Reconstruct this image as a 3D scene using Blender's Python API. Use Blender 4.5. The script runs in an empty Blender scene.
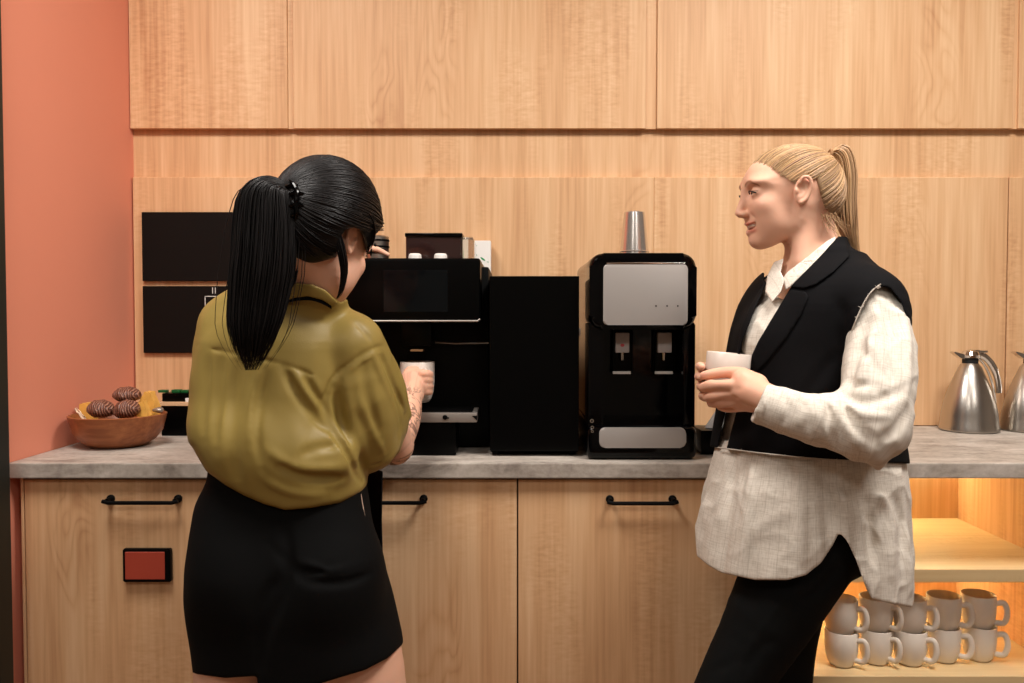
import bpy, bmesh, math, random
import numpy as np
from mathutils import Vector, Matrix
random.seed(7)
SC = bpy.context.scene
COL = SC.collection
PI = math.pi
# ---------------------------------------------------------------- camera model
FPX = 830.0; CAMY = -2.305; CTOP = 0.92; CAMZ = CTOP + 0.308
TH = math.atan(26 / FPX)
def P(px, py, Y):
    """point of the place seen at a spot of the photo, at depth Y"""
    rx = (px - 512) / FPX; ru = (341.5 - py) / FPX
    dy = math.cos(TH) + ru * math.sin(TH); dz = -math.sin(TH) + ru * math.cos(TH)
    t = (Y - CAMY) / dy
    return (rx * t, Y, CAMZ + dz * t)
def PX(px, Y, py=400): return P(px, py, Y)[0]
def PZ(py, Y): return P(512, py, Y)[2]
# ---------------------------------------------------------------- materials
def newmat(name):
    m = bpy.data.materials.new(name); m.use_nodes = True
    nt = m.node_tree; b = nt.nodes['Principled BSDF']
    return m, nt, b
def srgb(r, g, b):
    f = lambda c: (c / 255 / 12.92) if c / 255 <= 0.04045 else ((c / 255 + 0.055) / 1.055) ** 2.4
    return (f(r), f(g), f(b), 1)
def plain(name, col, rough=0.5, metal=0.0, bump=0, bscale=200, spec=0.5, var=0, vscale=8, coat=0, emis=None, estr=0, trans=0, ior=1.45, sheen=0, sss=0):
    m, nt, b = newmat(name); N = nt.nodes; L = nt.links
    b.inputs['Base Color'].default_value = col
    b.inputs['Roughness'].default_value = rough; b.inputs['Metallic'].default_value = metal
    b.inputs['Specular IOR Level'].default_value = spec; b.inputs['Coat Weight'].default_value = coat
    b.inputs['Transmission Weight'].default_value = trans; b.inputs['IOR'].default_value = ior
    b.inputs['Sheen Weight'].default_value = sheen
    if sss:
        b.inputs['Subsurface Weight'].default_value = sss; b.inputs['Subsurface Radius'].default_value = (0.012, 0.005, 0.003); b.inputs['Subsurface Scale'].default_value = 1
    if emis: b.inputs['Emission Color'].default_value = emis; b.inputs['Emission Strength'].default_value = estr
    geo = N.new('ShaderNodeNewGeometry')
    if var:
        n = N.new('ShaderNodeTexNoise'); n.inputs['Scale'].default_value = vscale; n.inputs['Detail'].default_value = 5
        L.new(geo.outputs['Position'], n.inputs['Vector'])
        mx = N.new('ShaderNodeMix'); mx.data_type = 'RGBA'
        mx.inputs['A'].default_value = tuple(c * (1 - var) for c in col[:3]) + (1,)
        mx.inputs['B'].default_value = tuple(min(1, c * (1 + var)) for c in col[:3]) + (1,)
        L.new(n.outputs['Fac'], mx.inputs['Factor']); L.new(mx.outputs['Result'], b.inputs['Base Color'])
    if bump:
        n = N.new('ShaderNodeTexNoise'); n.inputs['Scale'].default_value = bscale; n.inputs['Detail'].default_value = 3
        L.new(geo.outputs['Position'], n.inputs['Vector'])
        bp = N.new('ShaderNodeBump'); bp.inputs['Strength'].default_value = bump; bp.inputs['Distance'].default_value = 0.002
        L.new(n.outputs['Fac'], bp.inputs['Height']); L.new(bp.outputs['Normal'], b.inputs['Normal'])
    return m
def ramp(nt, pts):
    r = nt.nodes.new('ShaderNodeValToRGB'); e = r.color_ramp.elements
    while len(e) < len(pts): e.new(0.5)
    for i, (p, c) in enumerate(pts): e[i].position = p; e[i].color = c
    return r
def wood(name, light, mid, dark, rough=0.5, vert=True, contrast=1.0):
    m, nt, b = newmat(name); N = nt.nodes; L = nt.links
    geo = N.new('ShaderNodeNewGeometry'); oi = N.new('ShaderNodeObjectInfo')
    off = N.new('ShaderNodeVectorMath'); off.operation = 'SCALE'; off.inputs[0].default_value = (3.1, 1.7, 5.3)
    L.new(oi.outputs['Random'], off.inputs['Scale'])
    add = N.new('ShaderNodeVectorMath'); L.new(geo.outputs['Position'], add.inputs[0]); L.new(off.outputs[0], add.inputs[1])
    def mapped(s):
        mp = N.new('ShaderNodeMapping'); mp.inputs['Scale'].default_value = s if vert else (s[2], s[1], s[0])
        L.new(add.outputs[0], mp.inputs['Vector']); return mp
    def noise(s, sc, det=4, dist=0):
        n = N.new('ShaderNodeTexNoise'); n.inputs['Scale'].default_value = sc; n.inputs['Detail'].default_value = det
        n.inputs['Distortion'].default_value = dist
        L.new(mapped(s).outputs[0], n.inputs['Vector']); return n
    fine = noise((1, 1, 0.030), 120, 5)
    med = noise((1, 1, 0.05), 38, 4, 0.2)
    broad = noise((1, 1, 0.05), 8, 2.0, 0.3)
    def math2(op, a, b2=None, c=None):
        q = N.new('ShaderNodeMath'); q.operation = op
        for k, x in enumerate((a, b2, c)):
            if x is None: continue
            if isinstance(x, (int, float)): q.inputs[k].default_value = x
            else: L.new(x, q.inputs[k])
        return q.outputs[0]
    # cathedral arches: contour lines of a stretched noise field, only here and there
    cath = noise((1, 1, 0.30), 5.0, 2.5, 0.9)
    fr = math2('PINGPONG', math2('MULTIPLY', cath.outputs['Fac'], 34), 1)
    fr = math2('POWER', fr, 2.2)
    msk = noise((1, 1, 0.16), 6.5, 1, 0)
    mr = N.new('ShaderNodeMapRange'); mr.inputs['From Min'].default_value = 0.56; mr.inputs['From Max'].default_value = 0.68; L.new(msk.outputs['Fac'], mr.inputs['Value'])
    arch = math2('MULTIPLY', fr, mr.outputs['Result'])
    flk = noise((0.30, 0.30, 1), 150, 2)
    msk2 = noise((1, 1, 0.3), 9, 1, 0)
    mr2 = N.new('ShaderNodeMapRange'); mr2.inputs['From Min'].default_value = 0.5; mr2.inputs['From Max'].default_value = 0.66; L.new(msk2.outputs['Fac'], mr2.inputs['Value'])
    fk = math2('MULTIPLY', math2('SUBTRACT', flk.outputs['Fac'], 0.5), mr2.outputs['Result'])
    v = math2('MULTIPLY_ADD', fine.outputs['Fac'], 0.42 * contrast, 0.53 - 0.62 * contrast)
    v = math2('MULTIPLY_ADD', med.outputs['Fac'], 0.36 * contrast, v)
    v = math2('MULTIPLY_ADD', broad.outputs['Fac'], 0.46 * contrast, v)
    v = math2('MULTIPLY_ADD', arch, -0.13 * contrast, v)
    v = math2('MULTIPLY_ADD', fk, 0.36 * contrast, v)
    r = ramp(nt, [(0.22, dark), (0.5, mid), (0.75, light)])
    L.new(v, r.inputs['Fac']); L.new(r.outputs['Color'], b.inputs['Base Color'])
    b.inputs['Roughness'].default_value = rough; b.inputs['Specular IOR Level'].default_value = 0.35
    bp = N.new('ShaderNodeBump'); bp.inputs['Strength'].default_value = 0.15; bp.inputs['Distance'].default_value = 0.001
    L.new(v, bp.inputs['Height']); L.new(bp.outputs['Normal'], b.inputs['Normal'])
    return m
M = {}
M['oak'] = wood('oak', srgb(237, 199, 156), srgb(219, 173, 128), srgb(186, 132, 90))
M['oak_edge'] = wood('oak_edge', srgb(230, 198, 160), srgb(216, 178, 138), srgb(188, 144, 104), 0.5, False, 0.7)
M['shelf_oak'] = wood('shelf_oak', srgb(228, 204, 158), srgb(216, 186, 138), srgb(190, 154, 106), 0.5, False, 0.7)
M['salmon'] = plain('salmon paint', srgb(234, 150, 122), 0.75, bump=0.08, bscale=350, var=0.03, vscale=3)
M['white_wall'] = plain('white wall', srgb(150, 142, 132), 0.8)
M['ceil'] = plain('ceiling paint', srgb(225, 222, 215), 0.9)
M['floor'] = plain('floor vinyl', srgb(112, 78, 52), 0.5, var=0.1, vscale=6)
M['dark_green'] = plain('dark green paint', srgb(24, 30, 26), 0.5)
M['black_matt'] = plain('black matt', srgb(6, 6, 6), 0.45, spec=0.12)
M['black_board'] = plain('black board', srgb(17, 12, 9), 0.6, spec=0.15)
M['black_gloss'] = plain('black gloss', srgb(2, 2, 3), 0.10, spec=0.25)
M['black_satin'] = plain('black satin', srgb(3, 3, 3), 0.28, spec=0.12)
M['black_rubber'] = plain('black rubber', srgb(16, 16, 17), 0.7)
M['screen'] = plain('screen glass', srgb(7, 10, 12), 0.1, spec=0.25)
M['steel'] = plain('brushed steel', srgb(196, 190, 182), 0.28, 1.0, bump=0.03, bscale=600)
M['steel_cup'] = plain('polished cup steel', srgb(232, 226, 220), 0.22, 0.92)
M['steel_dull'] = plain('dull steel', srgb(168, 160, 152), 0.42, 0.75)
M['chrome'] = plain('chrome', srgb(225, 220, 214), 0.1, 1.0)
M['silver_panel'] = plain('silver panel', srgb(176, 170, 165), 0.4, 0.35)
M['white_ceramic'] = plain('white ceramic', srgb(216, 202, 190), 0.35, coat=0.1)
M['mug_ceramic'] = plain('beige ceramic', srgb(232, 220, 206), 0.4, coat=0.1)
M['white_plastic'] = plain('white plastic', srgb(232, 228, 222), 0.4)
M['tap_plastic'] = plain('tap plastic', srgb(196, 188, 184), 0.35)
M['red_ink'] = plain('red mark', srgb(214, 88, 92), 0.5)
M['red_pane'] = plain('red pane', srgb(172, 66, 46), 0.6)
M['green_print'] = plain('green print', srgb(40, 150, 92), 0.6)
M['green_packet'] = plain('green packet', srgb(20, 92, 44), 0.45, var=0.3, vscale=60)
M['bean_plastic'] = plain('smoked hopper', srgb(44, 26, 24), 0.14, var=0.5, vscale=160, coat=0.5)
M['clear'] = plain('clear plastic', srgb(240, 225, 205), 0.05, trans=0.9)
M['amber'] = plain('amber led lens', srgb(140, 104, 70), 0.4)
M['paper'] = plain('paper napkin', srgb(226, 222, 218), 0.85, bump=0.1, bscale=80)
M['bowl_wood'] = wood('bowl wood', srgb(168, 104, 62), srgb(134, 76, 42), srgb(88, 46, 24), 0.4, False)
def chocolate():
    m, nt, b = newmat('chocolate icing'); N = nt.nodes; L = nt.links
    geo = N.new('ShaderNodeTexCoord'); w = N.new('ShaderNodeTexWave'); w.inputs['Scale'].default_value = 55; w.inputs['Distortion'].default_value = 7
    w.inputs['Detail'].default_value = 2; L.new(geo.outputs['Object'], w.inputs['Vector'])
    r = ramp(nt, [(0.2, srgb(92, 54, 42)), (0.7, srgb(118, 74, 58)), (0.97, srgb(164, 118, 96))])
    L.new(w.outputs['Fac'], r.inputs['Fac']); L.new(r.outputs['Color'], b.inputs['Base Color']); b.inputs['Roughness'].default_value = 0.4
    bp = N.new('ShaderNodeBump'); bp.inputs['Strength'].default_value = 0.5; bp.inputs['Distance'].default_value = 0.004
    L.new(w.outputs['Fac'], bp.inputs['Height']); L.new(bp.outputs['Normal'], b.inputs['Normal']); return m
M['choc'] = chocolate()
M['pastry'] = plain('yellow wrapper', srgb(236, 176, 84), 0.45, var=0.25, vscale=45, bump=0.6, bscale=60)
def counter_mat():
    m, nt, b = newmat('grey stone laminate'); N = nt.nodes; L = nt.links
    geo = N.new('ShaderNodeNewGeometry')
    mp = N.new('ShaderNodeMapping'); mp.inputs['Scale'].default_value = (0.55, 1.5, 1.2); L.new(geo.outputs['Position'], mp.inputs['Vector'])
    n = N.new('ShaderNodeTexNoise'); n.inputs['Scale'].default_value = 14; n.inputs['Detail'].default_value = 7; n.inputs['Roughness'].default_value = 0.65
    n.inputs['Distortion'].default_value = 0.5; L.new(mp.outputs[0], n.inputs['Vector'])
    n2 = N.new('ShaderNodeTexNoise'); n2.inputs['Scale'].default_value = 90; n2.inputs['Detail'].default_value = 3; L.new(geo.outputs['Position'], n2.inputs['Vector'])
    a = N.new('ShaderNodeMath'); a.operation = 'MULTIPLY_ADD'; a.inputs[1].default_value = 0.3; L.new(n2.outputs['Fac'], a.inputs[0]); L.new(n.outputs['Fac'], a.inputs[2])
    r = ramp(nt, [(0.42, srgb(128, 118, 109)), (0.62, srgb(172, 162, 151)), (0.85, srgb(202, 193, 183))])
    L.new(a.outputs[0], r.inputs['Fac']); L.new(r.outputs['Color'], b.inputs['Base Color']); b.inputs['Roughness'].default_value = 0.55
    return m
M['counter'] = counter_mat()
# ---------------------------------------------------------------- mesh helpers
def box(bm, x0, x1, y0, y1, z0, z1, bev=0.0, seg=2):
    x0, x1 = sorted((x0, x1)); y0, y1 = sorted((y0, y1)); z0, z1 = sorted((z0, z1))
    r = bmesh.ops.create_cube(bm, size=1.0); vs = r['verts']
    for v in vs:
        v.co = Vector((x0 + (v.co.x + .5) * (x1 - x0), y0 + (v.co.y + .5) * (y1 - y0), z0 + (v.co.z + .5) * (z1 - z0)))
    if bev > 0:
        es = list({e for v in vs for e in v.link_edges})
        bmesh.ops.bevel(bm, geom=es, offset=bev, segments=seg, affect='EDGES', profile=0.6)
    return vs
def BX(*a, **k):
    bm = bmesh.new(); box(bm, *a, **k); return bm
def lathe(bm, prof, c, seg=32, axis='Z', sx=1, sy=1):
    """prof: (radius, height) list, closed at the ends when radius is 0"""
    rings = []
    for r, h in prof:
        ring = []
        n = 1 if r < 1e-6 else seg
        for i in range(n):
            a = 2 * PI * i / seg
            p = (r * math.cos(a) * sx, r * math.sin(a) * sy, h)
            if axis == 'Y': p = (p[0], p[2], p[1])
            if axis == 'X': p = (p[2], p[0], p[1])
            ring.append(bm.verts.new((c[0] + p[0], c[1] + p[1], c[2] + p[2])))
        rings.append(ring)
    for a, b in zip(rings[:-1], rings[1:]):
        if len(a) == 1 and len(b) == 1: continue
        for i in range(seg):
            j = (i + 1) % seg
            if len(a) == 1: f = (a[0], b[i], b[j])
            elif len(b) == 1: f = (a[i], a[j], b[0])
            else: f = (a[i], a[j], b[j], b[i])
            try: bm.faces.new(f)
            except ValueError: pass
    return rings
def tube(bm, pts, rad, seg=10, cap=True, flat=1.0):
    pts = [Vector(p) for p in pts]; n = len(pts)
    rads = rad if isinstance(rad, (list, tuple)) else [rad] * n
    T = [(pts[min(i + 1, n - 1)] - pts[max(i - 1, 0)]).normalized() for i in range(n)]
    up = Vector((0, 0, 1)) if abs(T[0].z) < 0.9 else Vector((1, 0, 0))
    u = T[0].cross(up).normalized(); rings = []
    for i in range(n):
        u = (u - T[i] * u.dot(T[i])).normalized(); v = T[i].cross(u)
        rings.append([bm.verts.new(pts[i] + (u * math.cos(2 * PI * k / seg) + v * math.sin(2 * PI * k / seg) * flat) * rads[i]) for k in range(seg)])
    for a, b in zip(rings[:-1], rings[1:]):
        for k in range(seg): bm.faces.new((a[k], a[(k + 1) % seg], b[(k + 1) % seg], b[k]))
    if cap:
        bm.faces.new(rings[0][::-1]); bm.faces.new(rings[-1])
def bez(p0, p1, p2, p3, n=12):
    P_ = [Vector(p) for p in (p0, p1, p2, p3)]
    return [P_[0] * (1 - t) ** 3 + P_[1] * 3 * t * (1 - t) ** 2 + P_[2] * 3 * t * t * (1 - t) + P_[3] * t ** 3 for t in [i / n for i in range(n + 1)]]
def smooth_pts(pts, n=6):
    """Catmull-Rom through points"""
    pts = [np.array(p, float) for p in pts]; out = []
    q = [2 * pts[0] - pts[1]] + pts + [2 * pts[-1] - pts[-2]]
    for i in range(1, len(q) - 2):
        for k in range(n):
            t = k / n; a, b, c, d = q[i - 1], q[i], q[i + 1], q[i + 2]
            out.append(0.5 * ((2 * b) + (c - a) * t + (2 * a - 5 * b + 4 * c - d) * t * t + (-a + 3 * b - 3 * c + d) * t ** 3))
    out.append(pts[-1]); return out
def prism(bm, poly, y0, y1):
    """poly of (x, z), extruded along Y"""
    a = [bm.verts.new((x, y0, z)) for x, z in poly]; b = [bm.verts.new((x, y1, z)) for x, z in poly]
    bm.faces.new(a); bm.faces.new(b[::-1]); n = len(poly)
    for i in range(n): bm.faces.new((a[i], b[i], b[(i + 1) % n], a[(i + 1) % n]))
def rrect(x0, x1, z0, z1, r, n=6):
    out = []
    for cx, cz, a0 in ((x1 - r, z1 - r, 0), (x0 + r, z1 - r, 90), (x0 + r, z0 + r, 180), (x1 - r, z0 + r, 270)):
        for i in range(n + 1):
            a = math.radians(a0 + 90 * i / n); out.append((cx + r * math.cos(a), cz + r * math.sin(a)))
    return out
def world_loc(o):
    v = Vector((0, 0, 0))
    while o is not None: v = v + o.location; o = o.parent
    return v
def finish(bm, smooth=True, ang=35):
    bmesh.ops.recalc_face_normals(bm, faces=bm.faces)
    if smooth:
        for f in bm.faces: f.smooth = True
        lim = math.radians(ang)
        for e in bm.edges:
            if len(e.link_faces) == 2 and e.calc_face_angle(0) > lim: e.smooth = False
def obj(name, bm, mat, parent=None, origin=None, smooth=True, ang=35):
    finish(bm, smooth, ang)
    me = bpy.data.meshes.new(name); 
    o = bpy.data.objects.new(name, me); COL.objects.link(o)
    if parent is not None: o.parent = parent; base = world_loc(parent)
    else:
        if origin is None:
            xs = [v.co.x for v in bm.verts]; ys = [v.co.y for v in bm.verts]; zs = [v.co.z for v in bm.verts]
            origin = ((min(xs) + max(xs)) / 2, (min(ys) + max(ys)) / 2, min(zs))
        o.location = origin; base = Vector(origin)
    for v in bm.verts: v.co -= base
    bm.to_mesh(me); bm.free()
    if mat: me.materials.append(mat)
    return o
def tag(o, label=None, cat=None, group=None, kind=None):
    if label: o['label'] = label
    if cat: o['category'] = cat
    if group: o['group'] = group
    if kind: o['kind'] = kind
    return o
def thing(name, label, cat, loc, group=None):
    o = bpy.data.objects.new(name, None); o.empty_display_size = 0.05; COL.objects.link(o); o.location = loc
    return tag(o, label, cat, group)
def struct(name, bm, mat, smooth=False): return tag(obj(name, bm, mat, smooth=smooth), kind='structure')
def dup(root, loc, label, group=None):
    r = root.copy(); COL.objects.link(r); r.location = loc; r['label'] = label
    if group: r['group'] = group
    for ch in list(root.children):
        c = ch.copy(); COL.objects.link(c); c.parent = r
        for g in list(ch.children):
            d = g.copy(); COL.objects.link(d); d.parent = c
    return r
# ---------------------------------------------------------------- the room
XL = -1.055                       # face of the salmon side wall
YF = -0.583                       # front edge of the worktop
RX = 3.2; YB = -4.6; ZC = 2.72
struct('floor', BX(-2.6, RX, YB, 0.1, -0.05, 0), M['floor'])
struct('ceiling', BX(-2.6, RX, YB, 0.1, ZC, ZC + 0.06), M['ceil'])
struct('wall_back', BX(XL - 0.1, RX, 0.024, 0.12, 0, ZC), M['oak'])
struct('wall_left', BX(XL - 0.10, XL, YF - 0.05, 0.035, 0, ZC), M['salmon'])
struct('trim_1', BX(XL - 0.16, XL + 0.040, YF - 0.10, YF - 0.052, 0, ZC, bev=0.003), M['dark_green'])
struct('wall_left_front', BX(-2.6, XL - 0.16, YF - 0.10, YF - 0.06, 0, ZC), M['white_wall'])
struct('wall_far_left', BX(-2.66, -2.6, YB, YF - 0.06, 0, ZC), M['white_wall'])
struct('wall_right', BX(RX, RX + 0.06, YB, 0.1, 0, ZC), M['white_wall'])
struct('wall_front', BX(-2.6, RX, YB - 0.06, YB, 0, ZC), M['white_wall'])
# oak cladding between worktop and wall cupboards
YP = 0.006
zsp = PZ(177, YP)
seams = [XL + 0.004, PX(653, YP), PX(1005, YP), PX(1358, YP), 2.6]
for i in range(4):
    bm = bmesh.new(); box(bm, seams[i] + (0.0015 if i > 1 else 0), seams[i + 1] - (0.0015 if i else 0.0002), YP, 0.0235, CTOP, zsp, bev=0.0015, seg=1)
    struct('trim_%d' % (i + 2), bm, M['oak'])
# wall cupboards above
YU = 0.001
ztop = 2.35
edges = [(132.5, 290), (295.5, 644.5), (655.5, 1007.5), (1013, 1365)]
where = ['narrow oak wall cupboard door front beside the salmon wall', 'wide oak wall cupboard front above the coffee machine',
         'wide oak wall cupboard front above the water dispenser and blonde woman', 'oak wall cupboard front cut off by the right edge of the photo']
zu = PZ(128.5, YU)
for (a, b), lab in zip(edges, where):
    x0, x1 = PX(a, YU), PX(b, YU)
    if a < 140: x0 = XL + 0.002
    t = thing('wall_cupboard', lab, 'cupboard', ((x0 + x1) / 2, YU, zu), 'oak wall cupboards')
    obj('door', BX(x0, x1, YU, 0.014, zu, ztop, bev=0.0012, seg=1), M['oak'], t, smooth=False)
    obj('carcass', BX(x0 + 0.004, x1 - 0.004, 0.0145, 0.0235, zu + 0.004, ztop), M['oak_edge'], t, smooth=False)
for i in range(3):
    struct('trim_%d' % (i + 6), BX(PX(edges[i][1], YU) + .0004, PX(edges[i + 1][0], YU) - .0004, 0.0085, 0.0235, zu + 0.0005, ztop), M['oak'])
# ---------------------------------------------------------------- worktop and base cabinets
zct0 = PZ(478.5, YF)
bm = bmesh.new(); box(bm, XL + 0.001, 2.62, YF, 0.004, zct0, CTOP, bev=0.0025)
tag(obj('worktop', bm, M['counter'], smooth=False), 'long grey stone-look worktop running above the oak base cabinets', 'worktop')
YD = YF + 0.018                   # door faces
zd1 = zct0 - 0.006; zd0 = 0.10
bx = [PX(22, YD), PX(266.5, YD), PX(517.5, YD), PX(764, YD)]
bmx = bmesh.new(); box(bmx, XL + 0.018, bx[0] - 0.001, YD, -0.09, 0.0, zct0 - 0.001, bev=0.001, seg=1)
tag(obj('end_panel', bmx, M['oak'], smooth=False), 'narrow oak end panel at the left end of the base cabinets', 'panel')
def handle(parent, cx, cz, L, y):
    bm = bmesh.new(); n = parent
    r = 0.0042
    for s in (-1, 1):
        xx = cx + s * (L / 2 - 0.008)
        lathe(bm, [(0, 0), (0.0085, 0), (0.0085, -0.004), (0.0045, -0.006), (0.0045, -0.022), (0, -0.022)], (xx, y, cz), 16, 'Y')
    pts = [(cx - L / 2, y - 0.022, cz - 0.001)] + [(cx + L * k, y - 0.024, cz - 0.004) for k in (-0.42, -0.2, 0, 0.2, 0.42)] + [(cx + L / 2, y - 0.022, cz - 0.001)]
    tube(bm, pts, r, 10)
    return obj('handle', bm, M['black_matt'], n)
labs = ['oak base cabinet at the far left with a small red framed sign on its door', 'oak base cabinet behind the dark-haired woman, left of the centre seam',
        'oak base cabinet under the water dispenser, right of the centre seam']
hx = [143.5, 392, 641.5]; hz = [498.5, 498.5, 499]
for i in range(3):
    x0, x1 = bx[i] + (0.0015), bx[i + 1] - 0.0015
    t = thing('base_cabinet', labs[i], 'cabinet', ((x0 + x1) / 2, -0.34, 0), 'oak base cabinets')
    obj('carcass', BX(x0 + 0.002, x1 - 0.002, YD + 0.021, -0.09, 0.1, zct0 - 0.002), M['oak_edge'], t, smooth=False)
    obj('plinth', BX(x0, x1, YD + 0.06, YD + 0.075, 0, 0.098), M['black_matt'], t, smooth=False)
    d = obj('door', BX(x0, x1, YD, YD + 0.019, zd0, zd1, bev=0.0012, seg=1), M['oak'], t, smooth=False)
    handle(d, PX(hx[i], YD), PZ(hz[i], YD), 0.148 if i else 0.158, YD)
    if i == 0:
        a, b2, c, e = PX(120.5, YD - .012), PX(168.5, YD - .012), PZ(582, YD - .012), PZ(549, YD - .012)
        bm = bmesh.new(); prism(bm, [(a, c), (b2, c), (b2, e), (a, e)], YD - 0.014, YD - 0.0005)
        bmesh.ops.bevel(bm, geom=list(bm.edges), offset=0.002, segments=2, affect='EDGES')
        s = obj('sign_frame', bm, M['black_matt'], d)
        obj('sign_panel', BX(a + 0.0055, b2 - 0.0115, YD - 0.0148, YD - 0.0125, c + 0.006, e - 0.0055, bev=0.0008, seg=1), M['red_pane'], d); 
# open shelf unit
NB = -0.115; x0 = bx[3] + 0.001; xr = P(958, 500, NB)[0]
t = thing('open_shelf_unit', 'lit oak shelf unit with open shelves behind the blonde woman', 'shelf unit', ((x0 + xr) / 2, -0.34, 0))
zs1 = PZ(570, YD); zs0 = PZ(583, YD); zb1 = PZ(677, YD)
for xa in (x0, xr): obj('side_panel', BX(xa, xa + 0.019, YD, -0.09, 0, zct0 - 0.002, bev=0.001, seg=1), M['oak'], t, smooth=False)
obj('back_panel', BX(x0 + 0.0195, xr - 0.0005, NB, NB + 0.02, 0, zct0 - 0.002), M['oak'], t, smooth=False)
for za, zb in ((zs0, zs1), (zb1 - 0.027, zb1)):
    obj('shelf', BX(x0 + 0.0195, xr - 0.0005, YD + 0.004, NB - 0.0005, za, zb, bev=0.001, seg=1), M['shelf_oak'], t, smooth=False)
M['led'] = plain('led strip', srgb(255, 220, 160), 0.5, emis=(1.0, 0.88, 0.50, 1), estr=42)
for zz in (zct0 - 0.003, zs0 - 0.001):
    obj('led_strip', BX(x0 + 0.04, xr - 0.02, NB - 0.022, NB - 0.010, zz - 0.006, zz), M['led'], t, smooth=False)
x1r = xr + 0.02
t = thing('base_cabinet', 'oak base cabinet at the right end beyond the open shelves', 'cabinet', (x1r + .3, -0.34, 0), 'oak base cabinets')
obj('carcass', BX(x1r + 0.002, 2.6, YD + 0.021, -0.09, 0.1, zct0 - 0.002), M['oak_edge'], t, smooth=False)
obj('door', BX(x1r + 0.001, 2.6, YD, YD + 0.019, zd0, zd1, bev=0.0012, seg=1), M['oak'], t, smooth=False)
obj('plinth', BX(x1r + 0.001, 2.6, YD + 0.06, YD + 0.075, 0, 0.098), M['black_matt'], t, smooth=False)
# ---------------------------------------------------------------- black boards on the cladding
yb = -0.006
bl = [(144, 266, 212, 281, 'plain black board on the oak wall, the upper of two'), (144, 268, 286, 353, 'black board with small white marks, the lower of two on the wall')]
for i, (a, b2, c, e, lab) in enumerate(bl):
    xa, xb, za, zb = PX(a, yb), PX(b2, yb), PZ(e, yb), PZ(c, yb)
    t = thing('wall_board', lab, 'board', ((xa + xb) / 2, yb, za), 'black wall boards')
    obj('panel', BX(xa, xb, yb, 0.0055, za, zb, bev=0.0012, seg=1), M['black_board'], t, smooth=False)
    if i:
        w = bmesh.new()
        def stroke(x0_, x1_, y0_, y1_): box(w, PX(x0_, yb), PX(x1_, yb), yb - 0.0008, yb + 0.0002, PZ(y1_, yb), PZ(y0_, yb))
        stroke(206, 222, 296, 296.7); stroke(206, 206.7, 296, 306); stroke(221.3, 222, 296, 306); stroke(206, 222, 305.4, 306)
        stroke(213.6, 214.2, 287.5, 293.5); stroke(216.3, 216.9, 287.5, 293.5)
        obj('marks', w, M['white_plastic'], t, smooth=False)
# ---------------------------------------------------------------- coffee machine
YM = -0.50
xm0, xm1 = PX(338, YM), PX(480.5, YM)
zmt = PZ(258, YM)
T = thing('coffee_machine', 'large black coffee machine with a dark screen and steel drip tray', 'coffee machine', ((xm0 + xm1) / 2, -0.3, CTOP))
xbr = PX(489, -0.40)
obj('housing', BX(xm0, xbr, -0.385, -0.055, CTOP + 0.004, zmt - 0.012, bev=0.006), M['black_matt'], T)
zs = PZ(322, YM)
bm = bmesh.new(); box(bm, xm0, xm1, YM, -0.07, zs, zmt, bev=0.007, seg=3); obj('front_head', bm, M['black_satin'], T)
ys = YM - 0.0008
obj('screen', BX(PX(384, YM), PX(448, YM), ys, YM + 0.004, PZ(312, YM), PZ(270, YM), bev=0.0004, seg=1), M['screen'], T, smooth=False)
bm = bmesh.new(); z_ = PZ(321, YM)
tube(bm, [(xm0 + 0.01, YM - 0.002, z_), (xm1 - 0.006, YM - 0.002, z_), (xm1 - 0.001, YM + 0.001, z_ + 0.004)], 0.0022, 8); obj('chrome_strip', bm, M['steel_dull'], T)
# outlet
zc = PZ(347, -0.44)
bm = bmesh.new(); box(bm, PX(402, -0.47), PX(432, -0.47), -0.475, -0.38, PZ(346, -0.47), zs + 0.002, bev=0.004); obj('outlet', bm, M['black_satin'], T)
obj('outlet_spout', BX(PX(410.5, -0.475), PX(423, -0.475), -0.4755, -0.44, PZ(351.5, -0.475), PZ(349.5, -0.475), bev=0.001), M['amber'], T)
bm = bmesh.new(); zl = PZ(343, -0.39)
tube(bm, [(PX(432, -0.39), -0.389, zl + 0.002), (PX(455, -0.39), -0.391, zl - 0.001), (PX(489, -0.39), -0.389, zl)], 0.002, 8); obj('side_strip', bm, M['steel_dull'], T)
zt1 = PZ(413, YM); zt0 = PZ(422.5, YM)
obj('drip_tray', BX(PX(378, YM), PX(477, YM), YM, -0.385, zt0, zt1, bev=0.002), M['steel_dull'], T)
bm = bmesh.new()
for k in range(9):
    yy = YM + 0.014 + k * 0.011; box(bm, PX(384, YM), PX(472, YM), yy, yy + 0.006, zt1 - 0.0005, zt1 + 0.0015)
obj('tray_grate', bm, M['black_matt'], T, smooth=False)
bm = bmesh.new(); lathe(bm, [(0, 0), (0.005, 0), (0.0055, -0.002), (0, -0.003)], (PX(445, YM), YM, (zt0 + zt1) / 2 + 0.001), 12, 'Y')
box(bm, PX(445, YM), PX(449, YM), YM - 0.002, YM, (zt0 + zt1) / 2 - 0.002, (zt0 + zt1) / 2 + 0.001)
obj('tray_mark', bm, M['black_matt'], T); bm = bmesh.new(); prism(bm, [(PX(472, YM), (zt0 + zt1) / 2 + 0.004), (PX(477, YM), (zt0 + zt1) / 2 + 0.005), (PX(477, YM), (zt0 + zt1) / 2 - 0.006)], YM - 0.001, YM)
obj('tray_mark', bm, M['black_matt'], T)
obj('base_box', BX(PX(378, YM + .01), PX(456, YM + .01), YM + 0.01, -0.386, CTOP + 0.001, zt0 - 0.0005, bev=0.003), M['black_satin'], T)
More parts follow.
